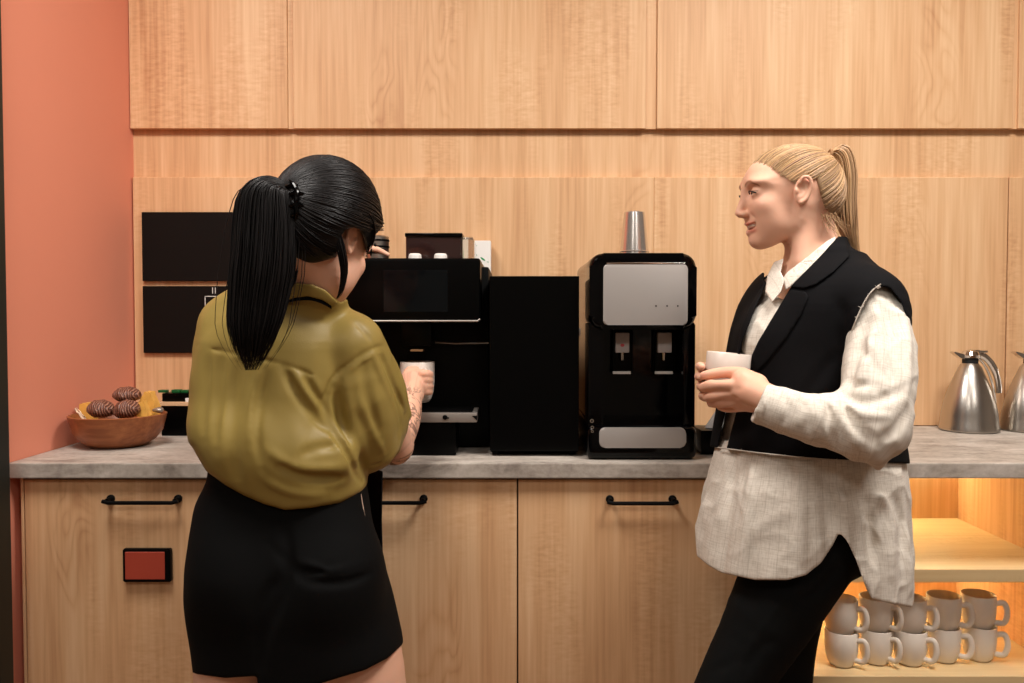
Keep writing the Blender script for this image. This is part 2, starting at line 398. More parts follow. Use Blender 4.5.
# hopper and caps on top
yh = -0.40
xh0, xh1 = PX(406, yh), PX(462, yh)
bm = bmesh.new(); box(bm, xh0, xh1, yh, -0.2, zmt - 0.001, PZ(234.5, yh) + 0.0, bev=0.008, seg=3)
hp = obj('bean_hopper', bm, M['bean_plastic'], T)
obj('hopper_lid', BX(xh0 - 0.001, xh1 + 0.002, yh - 0.003, -0.198, PZ(237, yh), PZ(233, yh), bev=0.002), M['black_gloss'], hp)
bm = bmesh.new(); box(bm, xh1 + 0.001, PX(473, yh), yh + 0.01, -0.2, zmt - 0.001, PZ(236.5, yh), bev=0.003); obj('clear_side', bm, M['clear'], hp)
for px in (415.5, 441):
    bm = bmesh.new(); lathe(bm, [(0, 0.012), (0.011, 0.012), (0.014, 0.009), (0.015, 0), (0, 0)], (PX(px, -0.465), -0.465, zmt), 24)
    obj('cap', bm, M['white_plastic'], T)
# striped metal tin by the hand
cx, cy = PX(378.5, -0.33), -0.33
T = thing('metal_tin', 'small tin with black and silver bands on top of the coffee machine', 'tin', (cx, cy, zmt + .001)); zmt_ = zmt; zmt = zmt + .001
bm = bmesh.new(); zt = PZ(236, cy)
r = 0.027; lathe(bm, [(0, 0), (r, 0), (r, zt - zmt - 0.003), (r - 0.003, zt - zmt), (0, zt - zmt)], (cx, cy, zmt), 28); obj('body', bm, M['steel'], T)
bm = bmesh.new()
for k in range(4):
    z0_ = zmt + 0.004 + k * (zt - zmt - 0.012) / 3.4; lathe(bm, [(r, 0), (r + 0.0008, 0.0005), (r + 0.0008, 0.0045), (r, 0.005)], (cx, cy, z0_), 28)
obj('band', bm, M['black_matt'], T); zmt = zmt_
# white and green pack behind
yc = -0.052; xa, xb = PX(471, yc), PX(491, yc); zc1 = PZ(239, yc)
# ---------------------------------------------------------------- milk cooler
T = thing('milk_cooler', 'tall plain black cooler box standing left of the water dispenser', 'cooler', (PX(534, -0.4), -0.38, CTOP))
x0, x1 = PX(489.5, -0.5), PX(579, -0.5)
obj('cabinet', BX(x0 + 0.001, x1 - 0.001, -0.478, -0.16, CTOP + 0.006, PZ(276, -0.5) - 0.001, bev=0.002), M['black_satin'], T, smooth=False)
dr = obj('door', BX(x0, x1, -0.50, -0.480, CTOP + 0.012, PZ(276, -0.5), bev=0.002), M['black_satin'], T, smooth=False)
bm = bmesh.new(); box(bm, x1 - 0.0005, x1 + 0.0035, -0.495, -0.484, PZ(336, -0.49), PZ(328, -0.49), bev=0.001)
obj('hinge', bm, M['steel_dull'], T)
for xx in (x0 + 0.015, x1 - 0.015):
    for yy in (-0.465, -0.18):
        bm = bmesh.new(); lathe(bm, [(0, 0), (0.008, 0), (0.009, 0.007), (0, 0.007)], (xx, yy, CTOP), 12)
        obj('foot', bm, M['black_rubber'], T)
bm = bmesh.new(); box(bm, xa, xb, yc, yc + 0.045, CTOP, zc1 - 0.004, bev=0.003)
T = thing('paper_pack', 'tall white pack with green leaf print behind the coffee machine', 'pack', ((xa + xb) / 2, yc + .02, CTOP))
obj('carton', bm, M['white_plastic'], T)
bm = bmesh.new()
def leaf(cx, cz, L, a):
    pts = [];
    for k in range(12):
        t = 2 * PI * k / 12; u = L * math.cos(t); w = 0.28 * L * math.sin(t)
        pts.append((cx + u * math.cos(a) - w * math.sin(a), cz + u * math.sin(a) + w * math.cos(a)))
    prism(bm, pts, yc - 0.0006, yc)
for px, py, L, a in ((483, 259, .008, -.6), (476, 254, .006, -1.0), (487, 268, .006, -.4), (482, 272, .004, .3), (488, 262, .003, -.2), (476, 246, .004, .5)): leaf(PX(px, yc), PZ(py, yc), L, a)
obj('leaf_print', bm, M['green_print'], T, smooth=False)
# ---------------------------------------------------------------- water dispenser
YW = -0.54
T = thing('water_dispenser', 'black water dispenser with silver front panel and two taps', 'water dispenser', (PX(641, -0.4), -0.38, CTOP))
zw1 = PZ(253, YW)
def slab(poly, y0, y1, mat, name, par, bev=0.0):
    bm = bmesh.new(); prism(bm, poly, y0, y1)
    if bev:
        es = [e for e in bm.edges if abs(e.verts[0].co.y - y0) < 1e-6 and abs(e.verts[1].co.y - y0) < 1e-6]
        bmesh.ops.bevel(bm, geom=es, offset=bev, segments=3, affect='EDGES', profile=0.5)
    return obj(name, bm, mat, par, ang=30)
xw0, xw1 = PX(589, YW), PX(696, YW)
# column body, narrower behind
slab(rrect(xw0 + 0.004, xw1 - 0.004, CTOP + 0.012, zw1 - 0.003, 0.022), -0.44, -0.16, M['black_gloss'], 'column', T)
slab(rrect(xw0, xw1, PZ(325, YW) - 0.01, zw1, 0.03), YW, -0.441, M['black_gloss'], 'head', T, 0.012)
pn = slab(rrect(PX(603, YW - .004), PX(687, YW - .004), PZ(325, YW), PZ(264.5, YW), 0.009), YW - 0.005, YW + 0.004, M['silver_panel'], 'front_panel', T, 0.003)
bm = bmesh.new()
for px in (655.5, 666.5, 677.2): lathe(bm, [(0, 0), (0.0017, 0), (0.0017, 0.0006), (0, 0.0006)], (PX(px, YW - .005), YW - 0.0056, PZ(306, YW)), 10, 'Y')
obj('indicator', bm, M['black_matt'], pn)
bm = bmesh.new(); zz = PZ(263.3, YW)
tube(bm, [(PX(606, YW), YW - 0.002, zz), (PX(640, YW), YW - 0.002, zz + 0.0008), (PX(684, YW), YW - 0.002, zz)], 0.0016, 8); obj('chrome_edge', bm, M['chrome'], pn)
# two side posts hugging the recess
for a, b2 in ((589, 604), (684, 696)):
    slab(rrect(PX(a, YW), PX(b2, YW), CTOP + 0.03, PZ(322, YW), 0.006), YW + 0.012, -0.441, M['black_gloss'], 'side_post', T, 0.004)
for k, px in enumerate((621.5, 663.5)):
    yt = -0.47
    bm = bmesh.new(); box(bm, PX(px - 10, yt + .02), PX(px + 10, yt + .02), yt, -0.441, PZ(374, yt), PZ(329, yt), bev=0.004); tp = obj('tap_recess', bm, M['black_satin'], T)
    bm = bmesh.new(); box(bm, PX(px - 7, yt), PX(px + 7, yt), yt - 0.012, yt + 0.001, PZ(352.5, yt), PZ(332.5, yt), bev=0.0025); t2 = obj('tap_lever', bm, M['tap_plastic'], tp)
    if k == 0:
        bm = bmesh.new(); lathe(bm, [(0, 0), (0.0045, 0), (0.0045, 0.0008), (0, 0.0008)], (PX(px, yt), yt - 0.0128, PZ(345, yt)), 16, 'Y', sy=0.8); obj('hot_mark', bm, M['red_ink'], tp)
    bm = bmesh.new(); lathe(bm, [(0, 0), (0.0055, 0), (0.0075, 0.022), (0, 0.022)], (PX(px, yt), yt - 0.004, PZ(360, yt)), 14); obj('spout', bm, M['chrome'], tp)
    bm = bmesh.new(); box(bm, PX(px - 9, yt), PX(px + 9, yt), yt - 0.003, yt + 0.001, PZ(374, yt), PZ(371.2, yt), bev=0.001); obj('drip_lip', bm, M['white_plastic'], tp)
# bulging foot with tray
bm = bmesh.new(); box(bm, PX(586.5, YW), PX(697, YW), YW - 0.008, -0.17, CTOP + 0.001, PZ(424, YW) - 0.004, bev=0.018, seg=4); obj('foot_base', bm, M['black_gloss'], T)
slab(rrect(PX(599.5, YW - .012), PX(686.5, YW - .012), PZ(448, YW - .012), PZ(428, YW - .012), 0.012), YW - 0.012, YW + 0.01, M['silver_panel'], 'drip_tray', T, 0.003)
bm = bmesh.new()
for px, py, rr in ((592, 421, .0042), (592.5, 427.5, .0036), (592.5, 431.5, .003)): 
    lathe(bm, [(rr * .5, 0), (rr, 0), (rr, -0.001), (rr * .5, -0.001)], (PX(px, YW - .01), YW - 0.0085, PZ(py, YW - .01)), 14, 'Y')
obj('dial_mark', bm, M['steel'], T)
# steel tumblers nested upside down on it
ycup = -0.40; xc = PX(633.5, ycup); zc0 = zw1 - 0.002
hcup = PZ(212, ycup) - zc0
def tumbler(z0, label):
    t = thing('steel_tumbler', label, 'tumbler', (xc, ycup, z0), 'steel tumblers on the water dispenser')
    bm = bmesh.new(); H = hcup - 0.014
    lathe(bm, [(0, H - 0.003), (0.019, H - 0.003), (0.0215, H), (0.0235, H - 0.002), (0.0325, 0.003), (0.0342, 0.0015), (0.0338, 0), (0.0325, 0.001), (0.0305, 0.006), (0.0215, H - 0.006), (0, H - 0.006)], (xc, ycup, z0), 40)
    obj('cup', bm, M['steel_cup'], t)
for k, lab in enumerate(('lowest steel tumbler of the stack on the water dispenser, only its rim showing', 'middle steel tumbler nested in the stack on the water dispenser', 'topmost steel tumbler of the upside-down stack on the water dispenser')):
    tumbler(zc0 + 0.007 * k, lab)
# ---------------------------------------------------------------- cable and socket hints between cooler and dispenser, napkin holder
yn = -0.45
T = thing('napkin_holder', 'small black napkin holder beside the foot of the water dispenser', 'napkin holder', (PX(712, yn), yn, CTOP))
bm = bmesh.new(); box(bm, PX(698.5, yn), PX(730, yn), yn - 0.03, yn + 0.06, CTOP + 0.0005, PZ(428.5, yn), bev=0.004); obj('tray', bm, M['black_satin'], T)
bm = bmesh.new(); lathe(bm, [(0, 0), (0.0015, 0), (0.0015, 0.0006), (0, 0.0006)], (PX(713, yn - .03), yn - 0.0306, PZ(444, yn - .03)), 10, 'Y'); obj('stud', bm, M['steel'], T)
zn = PZ(428.5, yn)
for k in range(4):
    bm = bmesh.new(); yy = yn + 0.005 + k * 0.008
    prism(bm, [(PX(706 + k, yn), zn + 0.0005), (PX(729, yn), zn + 0.0005), (PX(729, yn), zn + 0.055), (PX(722 + k * .7, yn), zn + 0.052)], yy, yy + 0.005)
    tag(obj('paper_napkin', bm, M['paper'], smooth=False), 'white folded paper napkin standing in the black holder', 'napkin', 'napkins in the black holder')
bm = bmesh.new(); xw = PX(584, -.3)
tube(bm, bez((xw, -0.13, PZ(350, -.2)), (xw - .001, -0.20, PZ(345, -.3)), (xw + .001, -0.22, PZ(400, -.3)), (xw, -0.2, CTOP + .004), 14), 0.002, 8)
tag(obj('power_cable', bm, M['black_rubber']), 'thin black power cable hanging between the cooler and the water dispenser', 'cable')
# ---------------------------------------------------------------- bowl with buns
cx, cy = PX(118, -0.345), -0.345; rim = 0.108
T = thing('wooden_bowl', 'round brown wooden bowl on the worktop beside the salmon wall', 'bowl', (cx, cy, CTOP))
bm = bmesh.new(); H = PZ(414.5, -0.345) - CTOP
lathe(bm, [(0, 0.0015), (0.048, 0.0), (0.062, 0.002), (0.082, 0.014), (0.098, 0.034), (rim - .001, H - 0.004), (rim, H), (rim - 0.004, H + 0.0015), (rim - 0.008, H - 0.002), (0.09, 0.036), (0.07, 0.018), (0.045, 0.009), (0, 0.008)], (cx, cy, CTOP + 0.0005), 48)
obj('shell', bm, M['bowl_wood'], T, ang=60)
zr = CTOP + H
def bun(px, py, y, a, b_, c_, rz, lab):
    p = P(px, py, y); bm = bmesh.new(); bmesh.ops.create_icosphere(bm, subdivisions=4, radius=1)
    for v in bm.verts:
        n = v.co.copy(); ang = math.atan2(n.y, n.x)
        v.co = n * (1 + 0.03 * math.sin(7 * ang + 3 * n.z) + 0.03 * math.sin(9 * n.x + 4 * n.y))
        v.co.x *= a; v.co.y *= b_; v.co.z *= c_ if n.z > 0 else c_ * 0.75
    bmesh.ops.rotate(bm, verts=bm.verts, cent=(0, 0, 0), matrix=Matrix.Rotation(rz, 3, 'Y'))
    for v in bm.verts: v.co += Vector(p)
    tag(obj('chocolate_bun', bm, M['choc'], origin=p), lab, 'bun', 'chocolate buns in the wooden bowl')
bun(101, 410, -0.375, .031, .028, .024, 0.05, 'brown iced bun at the left of the wooden bowl')
bun(127, 410.5, -0.385, .030, .027, .025, -0.25, 'brown iced bun at the front centre of the wooden bowl')
bun(127, 395.5, -0.335, .032, .030, .021, 0.0, 'brown iced bun on top of the two others in the bowl')
def wrapper(pts, y, th, lab, mat='pastry'):
    bm = bmesh.new(); base = [P(a, b_, y) for a, b_ in pts]
    prism(bm, [(p[0], p[2]) for p in base], y, y + th)
    bmesh.ops.subdivide_edges(bm, edges=list(bm.edges), cuts=3, use_grid_fill=True)
    rnd = random.Random(len(pts) + int(pts[0][0]))
    for v in bm.verts: v.co += Vector((rnd.uniform(-1, 1), rnd.uniform(-1, 1), rnd.uniform(-1, 1))) * 0.0016
    tag(obj('snack_wrapper' if mat == 'pastry' else 'wooden_stick', bm, M[mat]), lab, 'wrapper' if mat == 'pastry' else 'stick')
wrapper([(137, 421), (138, 404), (144, 392), (150, 392.5), (154, 404), (156, 418)], -0.33, 0.03, 'yellow crinkled snack wrapper at the right of the bowl')
wrapper([(81, 420), (79, 404), (88, 403), (93, 420)], -0.33, 0.025, 'yellow snack wrapper at the left side of the bowl')
wrapper([(133, 417), (134, 405), (143, 401), (148, 416)], -0.375, 0.02, 'yellow snack wrapper in the bowl in front of the tall one')
M['white_plastic2'] = plain('cream paper', srgb(240, 214, 186), 0.6)
wrapper([(83, 420), (74, 409), (76.5, 408), (86, 419)], -0.38, 0.004, 'thin cream paper stick leaning over the left rim of the bowl', 'white_plastic2')
bm = bmesh.new(); p = P(158, 410, -0.345); bmesh.ops.create_icosphere(bm, subdivisions=3, radius=0.011)
for v in bm.verts: v.co = Vector((v.co.x * 1.2, v.co.y, v.co.z * .6)) * (1 + .12 * math.sin(300 * v.co.x)) + Vector(p)
tag(obj('silver_sweet', bm, M['steel_dull']), 'small silver wrapped sweet at the right rim of the bowl', 'sweet')
# ---------------------------------------------------------------- tea organiser
yo = -0.19; xa, xb = PX(161, yo), PX(205, yo)
T = thing('tea_box', 'black tea organiser with a wooden shelf against the oak wall', 'organiser', ((xa + xb) / 2, yo + .04, CTOP))
obj('lower_box', BX(xa, xb, yo, yo + 0.11, CTOP + 0.0005, PZ(406, yo), bev=0.002), M['black_satin'], T)
obj('shelf_board', BX(xa - 0.01, xb + .002, yo - 0.004, yo + 0.112, PZ(405.8, yo), PZ(402.5, yo), bev=0.001), M['oak_edge'], T, smooth=False)
obj('upper_box', BX(xa - 0.006, xb, yo + 0.02, yo + 0.11, PZ(402.3, yo), PZ(394, yo), bev=0.002), M['black_satin'], T)
zz = PZ(394, yo)
for k, (a, b2) in enumerate(((153, 161), (166.5, 175), (176, 183.5), (184.5, 192), (193.5, 202))):
    bm = bmesh.new(); box(bm, PX(a, yo), PX(b2, yo), yo + 0.03, yo + 0.05, zz + 0.0005, PZ(390.2, yo + .03) + 0.001 * (k % 2), bev=0.001)
    tag(obj('tea_packet', bm, M['green_packet']), 'dark green tea packet standing in the black organiser', 'tea packet', 'tea packets in the organiser')
bm = bmesh.new(); box(bm, PX(184, yo), PX(190, yo), yo + 0.008, yo + 0.018, PZ(402.3, yo), PZ(398.6, yo)); tag(obj('white_sachet', bm, M['paper']), 'small white sachet lying on the organiser shelf', 'sachet')
# ---------------------------------------------------------------- thermos jugs
def jug(px, lab):
    cy = -0.090; cx = PX(px, cy); H = PZ(349, cy) - CTOP
    t = thing('thermos_jug', lab, 'jug', (cx, cy, CTOP), 'steel thermos jugs')
    bm = bmesh.new(); s = H / 0.228
    prof = [(0, 0), (0.070, 0), (0.0735, 0.003), (0.0735, 0.007), (0.0715, 0.014), (0.068, 0.05), (0.0615, 0.082), (0.0526, 0.113), (0.040, 0.147), (0.0276, 0.177), (0.021, 0.186), (0.0185, 0.189), (0, 0.189)]
    lathe(bm, [(r, h * s) for r, h in prof], (cx, cy, CTOP + 0.0005), 48); obj('body', bm, M['steel'], t)
    bm = bmesh.new(); lathe(bm, [(0.017, 0.186 * s), (0.0195, 0.188 * s), (0.0195, 0.201 * s), (0.016, 0.202 * s)], (cx, cy, CTOP), 32); obj('collar', bm, M['black_rubber'], t)
    bm = bmesh.new(); lathe(bm, [(0.016, 0.200 * s), (0.024, 0.204 * s), (0.025, 0.211 * s), (0.019, 0.222 * s), (0.0, 0.227 * s)], (cx, cy, CTOP), 32)
    box(bm, cx - 0.008, cx + 0.024, cy - 0.008, cy + 0.008, CTOP + 0.214 * s, CTOP + 0.226 * s, bev=0.004)
    obj('lid', bm, M['chrome'], t)
    bm = bmesh.new()
    prism(bm, [(cx - 0.050, CTOP + 0.2185 * s), (cx - 0.046, CTOP + 0.221 * s), (cx - 0.02, CTOP + 0.213 * s), (cx - 0.02, CTOP + 0.200 * s), (cx - 0.03, CTOP + 0.203 * s)], cy - 0.011, cy + 0.011); obj('spout', bm, M['chrome'], t)
    bm = bmesh.new(); pts = bez((cx + 0.012, cy, CTOP + 0.214 * s), (cx + 0.052, cy, CTOP + 0.216 * s), (cx + 0.080, cy, CTOP + 0.155 * s), (cx + 0.078, cy, CTOP + 0.105 * s), 12)
    tube(bm, pts, [0.0075] * 8 + [0.0065] * 5, 10, flat=1.3)
    tube(bm, bez((cx + 0.015, cy, CTOP + 0.205 * s), (cx + 0.045, cy, CTOP + 0.195 * s), (cx + 0.071, cy, CTOP + 0.12 * s), (cx + 0.070, cy, CTOP + 0.045 * s), 12), 0.0032, 8)
    obj('handle', bm, M['chrome'], t)
    bm = bmesh.new(); box(bm, cx + 0.018, cx + 0.044, cy - 0.006, cy + 0.006, CTOP + 0.218 * s, CTOP + 0.224 * s, bev=0.002); obj('thumb_lever', bm, M['steel'], t)
jug(969.5, 'steel thermos jug standing fully in view on the worktop')
jug(1031, 'steel thermos jug cut off by the right edge of the photo')
# ---------------------------------------------------------------- mugs
def mug(cx, cy, z0, R, H, ang, lab, mat, group=None, hs=1.0, first=None):
    t = thing('mug', lab, 'mug', (cx, cy, z0), group)
    bm = bmesh.new()
    lathe(bm, [(0, 0.002), (R * .55, 0.002), (R * .58, 0), (R * .66, 0.001), (R * .80, 0.008), (R * .93, 0.024), (R * .99, H * .5), (R, H - 0.001), (R - 0.0012, H), (R - 0.003, H - 0.001), (R - 0.0042, H * .5), (R * .85, 0.024), (R * .6, 0.009), (0, 0.008)], (cx, cy, z0), 40)
    obj('cup', bm, mat, t, ang=70)
    bm = bmesh.new(); c, s = math.cos(ang), math.sin(ang)
    q = [(R - 0.003, H * .78), (R + 0.020 * hs, H * .80), (R + 0.028 * hs, H * .50), (R + 0.018 * hs, H * .24), (R - 0.006, H * .22)]
    pts = smooth_pts([(cx + r * c, cy + r * s, z0 + h) for r, h in q], 5)
    tube(bm, pts, 0.0048, 10, flat=1.3); obj('handle', bm, mat, t)
    return t
zsh = zb1
ym = -0.50
cols = [(841.5, ym, -0.75), (876, ym + .012, -0.95), (910, ym + .006, -0.8), (943.5, ym + .022, -0.6), (979, ym + .03, -0.5)]
names = ['leftmost', 'second from left', 'middle', 'second from right', 'rightmost']
for k, (px, y, a) in enumerate(cols):
    x = P(px, 630, y)[0]; R = 0.0355; H = 0.0775
    mug(x, y, zsh + 0.0003, R, H, a, 'beige mug at the bottom of the %s stack on the shelf' % names[k], M['mug_ceramic'], 'beige mugs on the low shelf', hs=.72)
    mug(x - 0.002 + 0.002 * (k % 2), y + 0.001, zsh + H - 0.0080, R * 1.01, H, a + 0.05 * (k % 3), 'beige mug on top of the %s stack on the shelf' % names[k], M['mug_ceramic'], 'beige mugs on the low shelf', hs=.72)
# ---------------------------------------------------------------- organic surfaces: a distance field meshed with surface nets
def V3(p): return np.array(p, dtype=np.float64)
def unit(v): v = V3(v); return v / np.linalg.norm(v)
class Frame:
    def __init__(s, O, f, up=(0, 0, 1)):
        s.O = V3(O); s.f = unit(f); up = V3(up); s.u = unit(up - s.f * up.dot(s.f)); s.l = np.cross(s.u, s.f)
        s.R = np.stack([s.f, s.l, s.u], 1)          # columns
    def w(s, p): return s.O + s.R @ V3(p)
    def loc(s, v): return (v - s.O) @ s.R
WF = Frame((0, 0, 0), (1, 0, 0))
def axis_pts(lo, hi, h, bands=()):
    out = [lo]
    while out[-1] < hi:
        x = out[-1]; st = h
        for a, b, fh in bands:
            if a <= x < b: st = min(st, fh)
            elif x < a: st = min(st, max(fh, (a - x) * 0.25 + fh))
            elif x >= b: st = min(st, fh + (x - b) * 0.25)
        out.append(x + st)
    return np.array(out)
class Field:
    def __init__(s, lo, hi, h, bands=((), (), ())):
        s.ax = [axis_pts(lo[i], hi[i], h, bands[i]) for i in range(3)]
        s.D = np.full([len(a) for a in s.ax], 0.5, np.float32)
    def blk(s, lo, hi):
        sl = []; 
        for i in range(3):
            a = np.searchsorted(s.ax[i], lo[i]); b = np.searchsorted(s.ax[i], hi[i]) + 1
            a = max(0, a - 1); b = min(len(s.ax[i]), b)
            if b <= a: return None, None
            sl.append(slice(a, b))
        X = s.ax[0][sl[0]][:, None, None].astype(np.float32); Y = s.ax[1][sl[1]][None, :, None].astype(np.float32); Z = s.ax[2][sl[2]][None, None, :].astype(np.float32)
        return tuple(sl), (X, Y, Z)
    def op(s, fn, lo, hi, k=0.0, mode='add'):
        sl, g = s.blk(lo, hi)
        if sl is None: return
        d = np.broadcast_to(fn(*g), s.D[sl].shape).astype(np.float32); D = s.D[sl]
        if mode == 'add': s.D[sl] = smin(D, d, k)
        elif mode == 'sub': s.D[sl] = -smin(-D, d, k)
        elif mode == 'and': s.D[sl] = -smin(-D, -d, k)
        elif mode == 'disp': s.D[sl] = D + d
    # primitives (all in world coordinates)
    def seg(s, a, b, ra, rb, k=0.0, mode='add', mar=0.03):
        a = V3(a); b = V3(b); m = max(ra, rb) + mar + k
        ba = b - a; L2 = max(ba.dot(ba), 1e-12)
        def fn(X, Y, Z):
            t = np.clip(((X - a[0]) * ba[0] + (Y - a[1]) * ba[1] + (Z - a[2]) * ba[2]) / L2, 0, 1)
            return np.sqrt((X - a[0] - t * ba[0]) ** 2 + (Y - a[1] - t * ba[1]) ** 2 + (Z - a[2] - t * ba[2]) ** 2) - (ra + (rb - ra) * t)
        s.op(fn, np.minimum(a, b) - m, np.maximum(a, b) + m, k, mode)
    def tube(s, pts, rads, k=0.0, n=4, mode='add', mar=0.03):
        P_ = smooth_pts([tuple(p) + (r,) for p, r in zip(pts, rads)], n) if n > 1 else [np.array(tuple(p) + (r,)) for p, r in zip(pts, rads)]
        # union of the chain first, then one smooth union with the rest
        a = np.array(P_); m = a[:, 3].max() + mar + k
        sl, g = s.blk(a[:, :3].min(0) - m, a[:, :3].max(0) + m)
        if sl is None: return
        X, Y, Z = g; best = None
        for p, q in zip(a[:-1], a[1:]):
            ba = q - p; L2 = max(float(ba[:3].dot(ba[:3])), 1e-12)
            t = np.clip(((X - p[0]) * ba[0] + (Y - p[1]) * ba[1] + (Z - p[2]) * ba[2]) / L2, 0, 1)
            d = np.sqrt((X - p[0] - t * ba[0]) ** 2 + (Y - p[1] - t * ba[1]) ** 2 + (Z - p[2] - t * ba[2]) ** 2) - (p[3] + ba[3] * t)
            best = d if best is None else np.minimum(best, d)
        D = s.D[sl]; d = best.astype(np.float32)
        s.D[sl] = smin(D, d, k) if mode == 'add' else -smin(-D, d, k)
    def ell(s, c, r, fr=WF, k=0.0, mode='add', mar=0.03, tilt=None):
        c = V3(c); r = V3(r); R = fr.R if tilt is None else fr.R @ tilt
        m = r.max() + mar + k
        def fn(X, Y, Z):
            dx, dy, dz = X - c[0], Y - c[1], Z - c[2]
            q = [(dx * R[0, i] + dy * R[1, i] + dz * R[2, i]) for i in range(3)]
            k0 = np.sqrt((q[0] / r[0]) ** 2 + (q[1] / r[1]) ** 2 + (q[2] / r[2]) ** 2)
            k1 = np.sqrt((q[0] / r[0] ** 2) ** 2 + (q[1] / r[1] ** 2) ** 2 + (q[2] / r[2] ** 2) ** 2) + 1e-9
            return k0 * (k0 - 1) / k1
        s.op(fn, c - m, c + m, k, mode)
    def loft(s, secs, k=0.0, mode='add', mar=0.04, caps=0.01, off=0.0):
        """secs: rows (z, cx, cy, a, b, yaw_deg, exponent); stacked ellipses"""
        A = np.array(secs, float); A = A[np.argsort(A[:, 0])]; m = A[:, 3:5].max() + mar
        lo = (A[:, 1].min() - m, A[:, 2].min() - m, A[0, 0] - mar); hi = (A[:, 1].max() + m, A[:, 2].max() + m, A[-1, 0] + mar)
        s.op(lambda X, Y, Z: loft_d(A, X, Y, Z, off), lo, hi, k, mode)
    def crease(s, pts, width, depth, n=4):
        """depth > 0 dents, < 0 raises"""
        P_ = np.array(smooth_pts(pts, n)); m = width * 2.6
        sl, g = s.blk(P_.min(0) - m, P_.max(0) + m)
        if sl is None: return
        X, Y, Z = g; best = None; N = len(P_) - 1
        for i, (p, q) in enumerate(zip(P_[:-1], P_[1:])):
            ba = q - p; L2 = max(float(ba.dot(ba)), 1e-12)
            t = np.clip(((X - p[0]) * ba[0] + (Y - p[1]) * ba[1] + (Z - p[2]) * ba[2]) / L2, 0, 1)
            d = (X - p[0] - t * ba[0]) ** 2 + (Y - p[1] - t * ba[1]) ** 2 + (Z - p[2] - t * ba[2]) ** 2
            u = (i + t) / N; amp = np.clip(np.sin(np.pi * np.clip(u, 0.04, 0.96)) * 1.6, 0, 1)
            v = amp * np.exp(-d / width ** 2); best = v if best is None else np.maximum(best, v)
        s.D[sl] += (depth * best).astype(np.float32)
    def mesh(s): return nets(s.D, *s.ax)
def smin(a, b, k):
    if k <= 0: return np.minimum(a, b)
    h = np.clip(0.5 + 0.5 * (b - a) / k, 0, 1)
    return b + (a - b) * h - k * h * (1 - h)
def loft_d(A, X, Y, Z, off=0.0):
    zc = np.clip(Z, A[0, 0], A[-1, 0]); f = lambda j: np.interp(zc, A[:, 0], A[:, j])
    # smooth the interpolation a little along z
    def g(j):
        h = 0.012; return (f(j) * 2 + np.interp(zc - h, A[:, 0], A[:, j]) + np.interp(zc + h, A[:, 0], A[:, j])) / 4
    cx, cy, a, b, yaw, n = g(1), g(2), g(3) + off, g(4) + off, np.radians(g(5)), g(6)
    c, s_ = np.cos(yaw), np.sin(yaw); dx, dy = X - cx, Y - cy
    u = (dx * c + dy * s_); v = (-dx * s_ + dy * c)
    rho = np.sqrt(u * u + v * v) + 1e-9
    nn = (np.abs(u / a) ** n + np.abs(v / b) ** n) ** (1 / n) + 1e-9
    d = (rho - rho / nn) * 0.92
    dz = np.abs(Z - zc); return np.where(dz > 0, np.sqrt(np.maximum(d, 0) ** 2 + dz ** 2) , d)
def nets(D, xs, ys, zs):
    S = D < 0
    nx, ny, nz = D.shape
    cnt = np.zeros((nx - 1, ny - 1, nz - 1), np.uint8)
    for i in (0, 1):
        for j in (0, 1):
            for k in (0, 1): cnt += S[i:nx - 1 + i, j:ny - 1 + j, k:nz - 1 + k]
    act = (cnt > 0) & (cnt < 8); idx = np.argwhere(act); n = len(idx)
    I, J, K = idx.T; acc = np.zeros((n, 3)); c = np.zeros(n)
    corners = [(i, j, k) for i in (0, 1) for j in (0, 1) for k in (0, 1)]
    for a in corners:
        for ax in range(3):
            if a[ax]: continue
            b = list(a); b[ax] = 1
            d0 = D[I + a[0], J + a[1], K + a[2]].astype(float); d1 = D[I + b[0], J + b[1], K + b[2]].astype(float)
            m = (d0 < 0) != (d1 < 0); t = np.where(m, d0 / np.where(m, d0 - d1, 1), 0)
            p0 = np.stack([xs[I + a[0]], ys[J + a[1]], zs[K + a[2]]], 1); p1 = np.stack([xs[I + b[0]], ys[J + b[1]], zs[K + b[2]]], 1)
            acc += np.where(m[:, None], p0 + (p1 - p0) * t[:, None], 0); c += m
    V = acc / c[:, None]
    vid = np.full(cnt.shape, -1, np.int32); vid[I, J, K] = np.arange(n)
    F = []
    for ax in range(3):
        sl0 = [slice(1, -1)] * 3; sl1 = [slice(1, -1)] * 3
        sl0[ax] = slice(0, -1); sl1[ax] = slice(1, None)
        s0 = S[tuple(sl0)]; s1 = S[tuple(sl1)]
        e = np.argwhere(s0 != s1); flip = s0[tuple(e.T)]
        off = [1, 1, 1]; off[ax] = 0; e = e + off
        o1, o2 = [(1, 2), (2, 0), (0, 1)][ax]
        def vv(a, b):
            q = e.copy(); q[:, o1] -= a; q[:, o2] -= b; return vid[q[:, 0], q[:, 1], q[:, 2]]
        quad = np.stack([vv(1, 1), vv(0, 1), vv(0, 0), vv(1, 0)], 1)
        quad[~flip] = quad[~flip][:, ::-1]; F.append(quad)
    F = np.concatenate(F); F = F[(F >= 0).all(1)]
    return V, F
def relax(V, F, it=1, lam=0.5):
    n = len(V); e = np.concatenate([F[:, [0, 1]], F[:, [1, 2]], F[:, [2, 3]], F[:, [3, 0]]])
    for _ in range(it):
        acc = np.zeros_like(V); c = np.zeros(n)
        for a, b in ((0, 1), (1, 0)):
            for d in range(3): acc[:, d] += np.bincount(e[:, a], V[e[:, b], d], n)
            c += np.bincount(e[:, a], minlength=n)
        V = V + lam * (acc / np.maximum(c, 1)[:, None] - V)
    return V
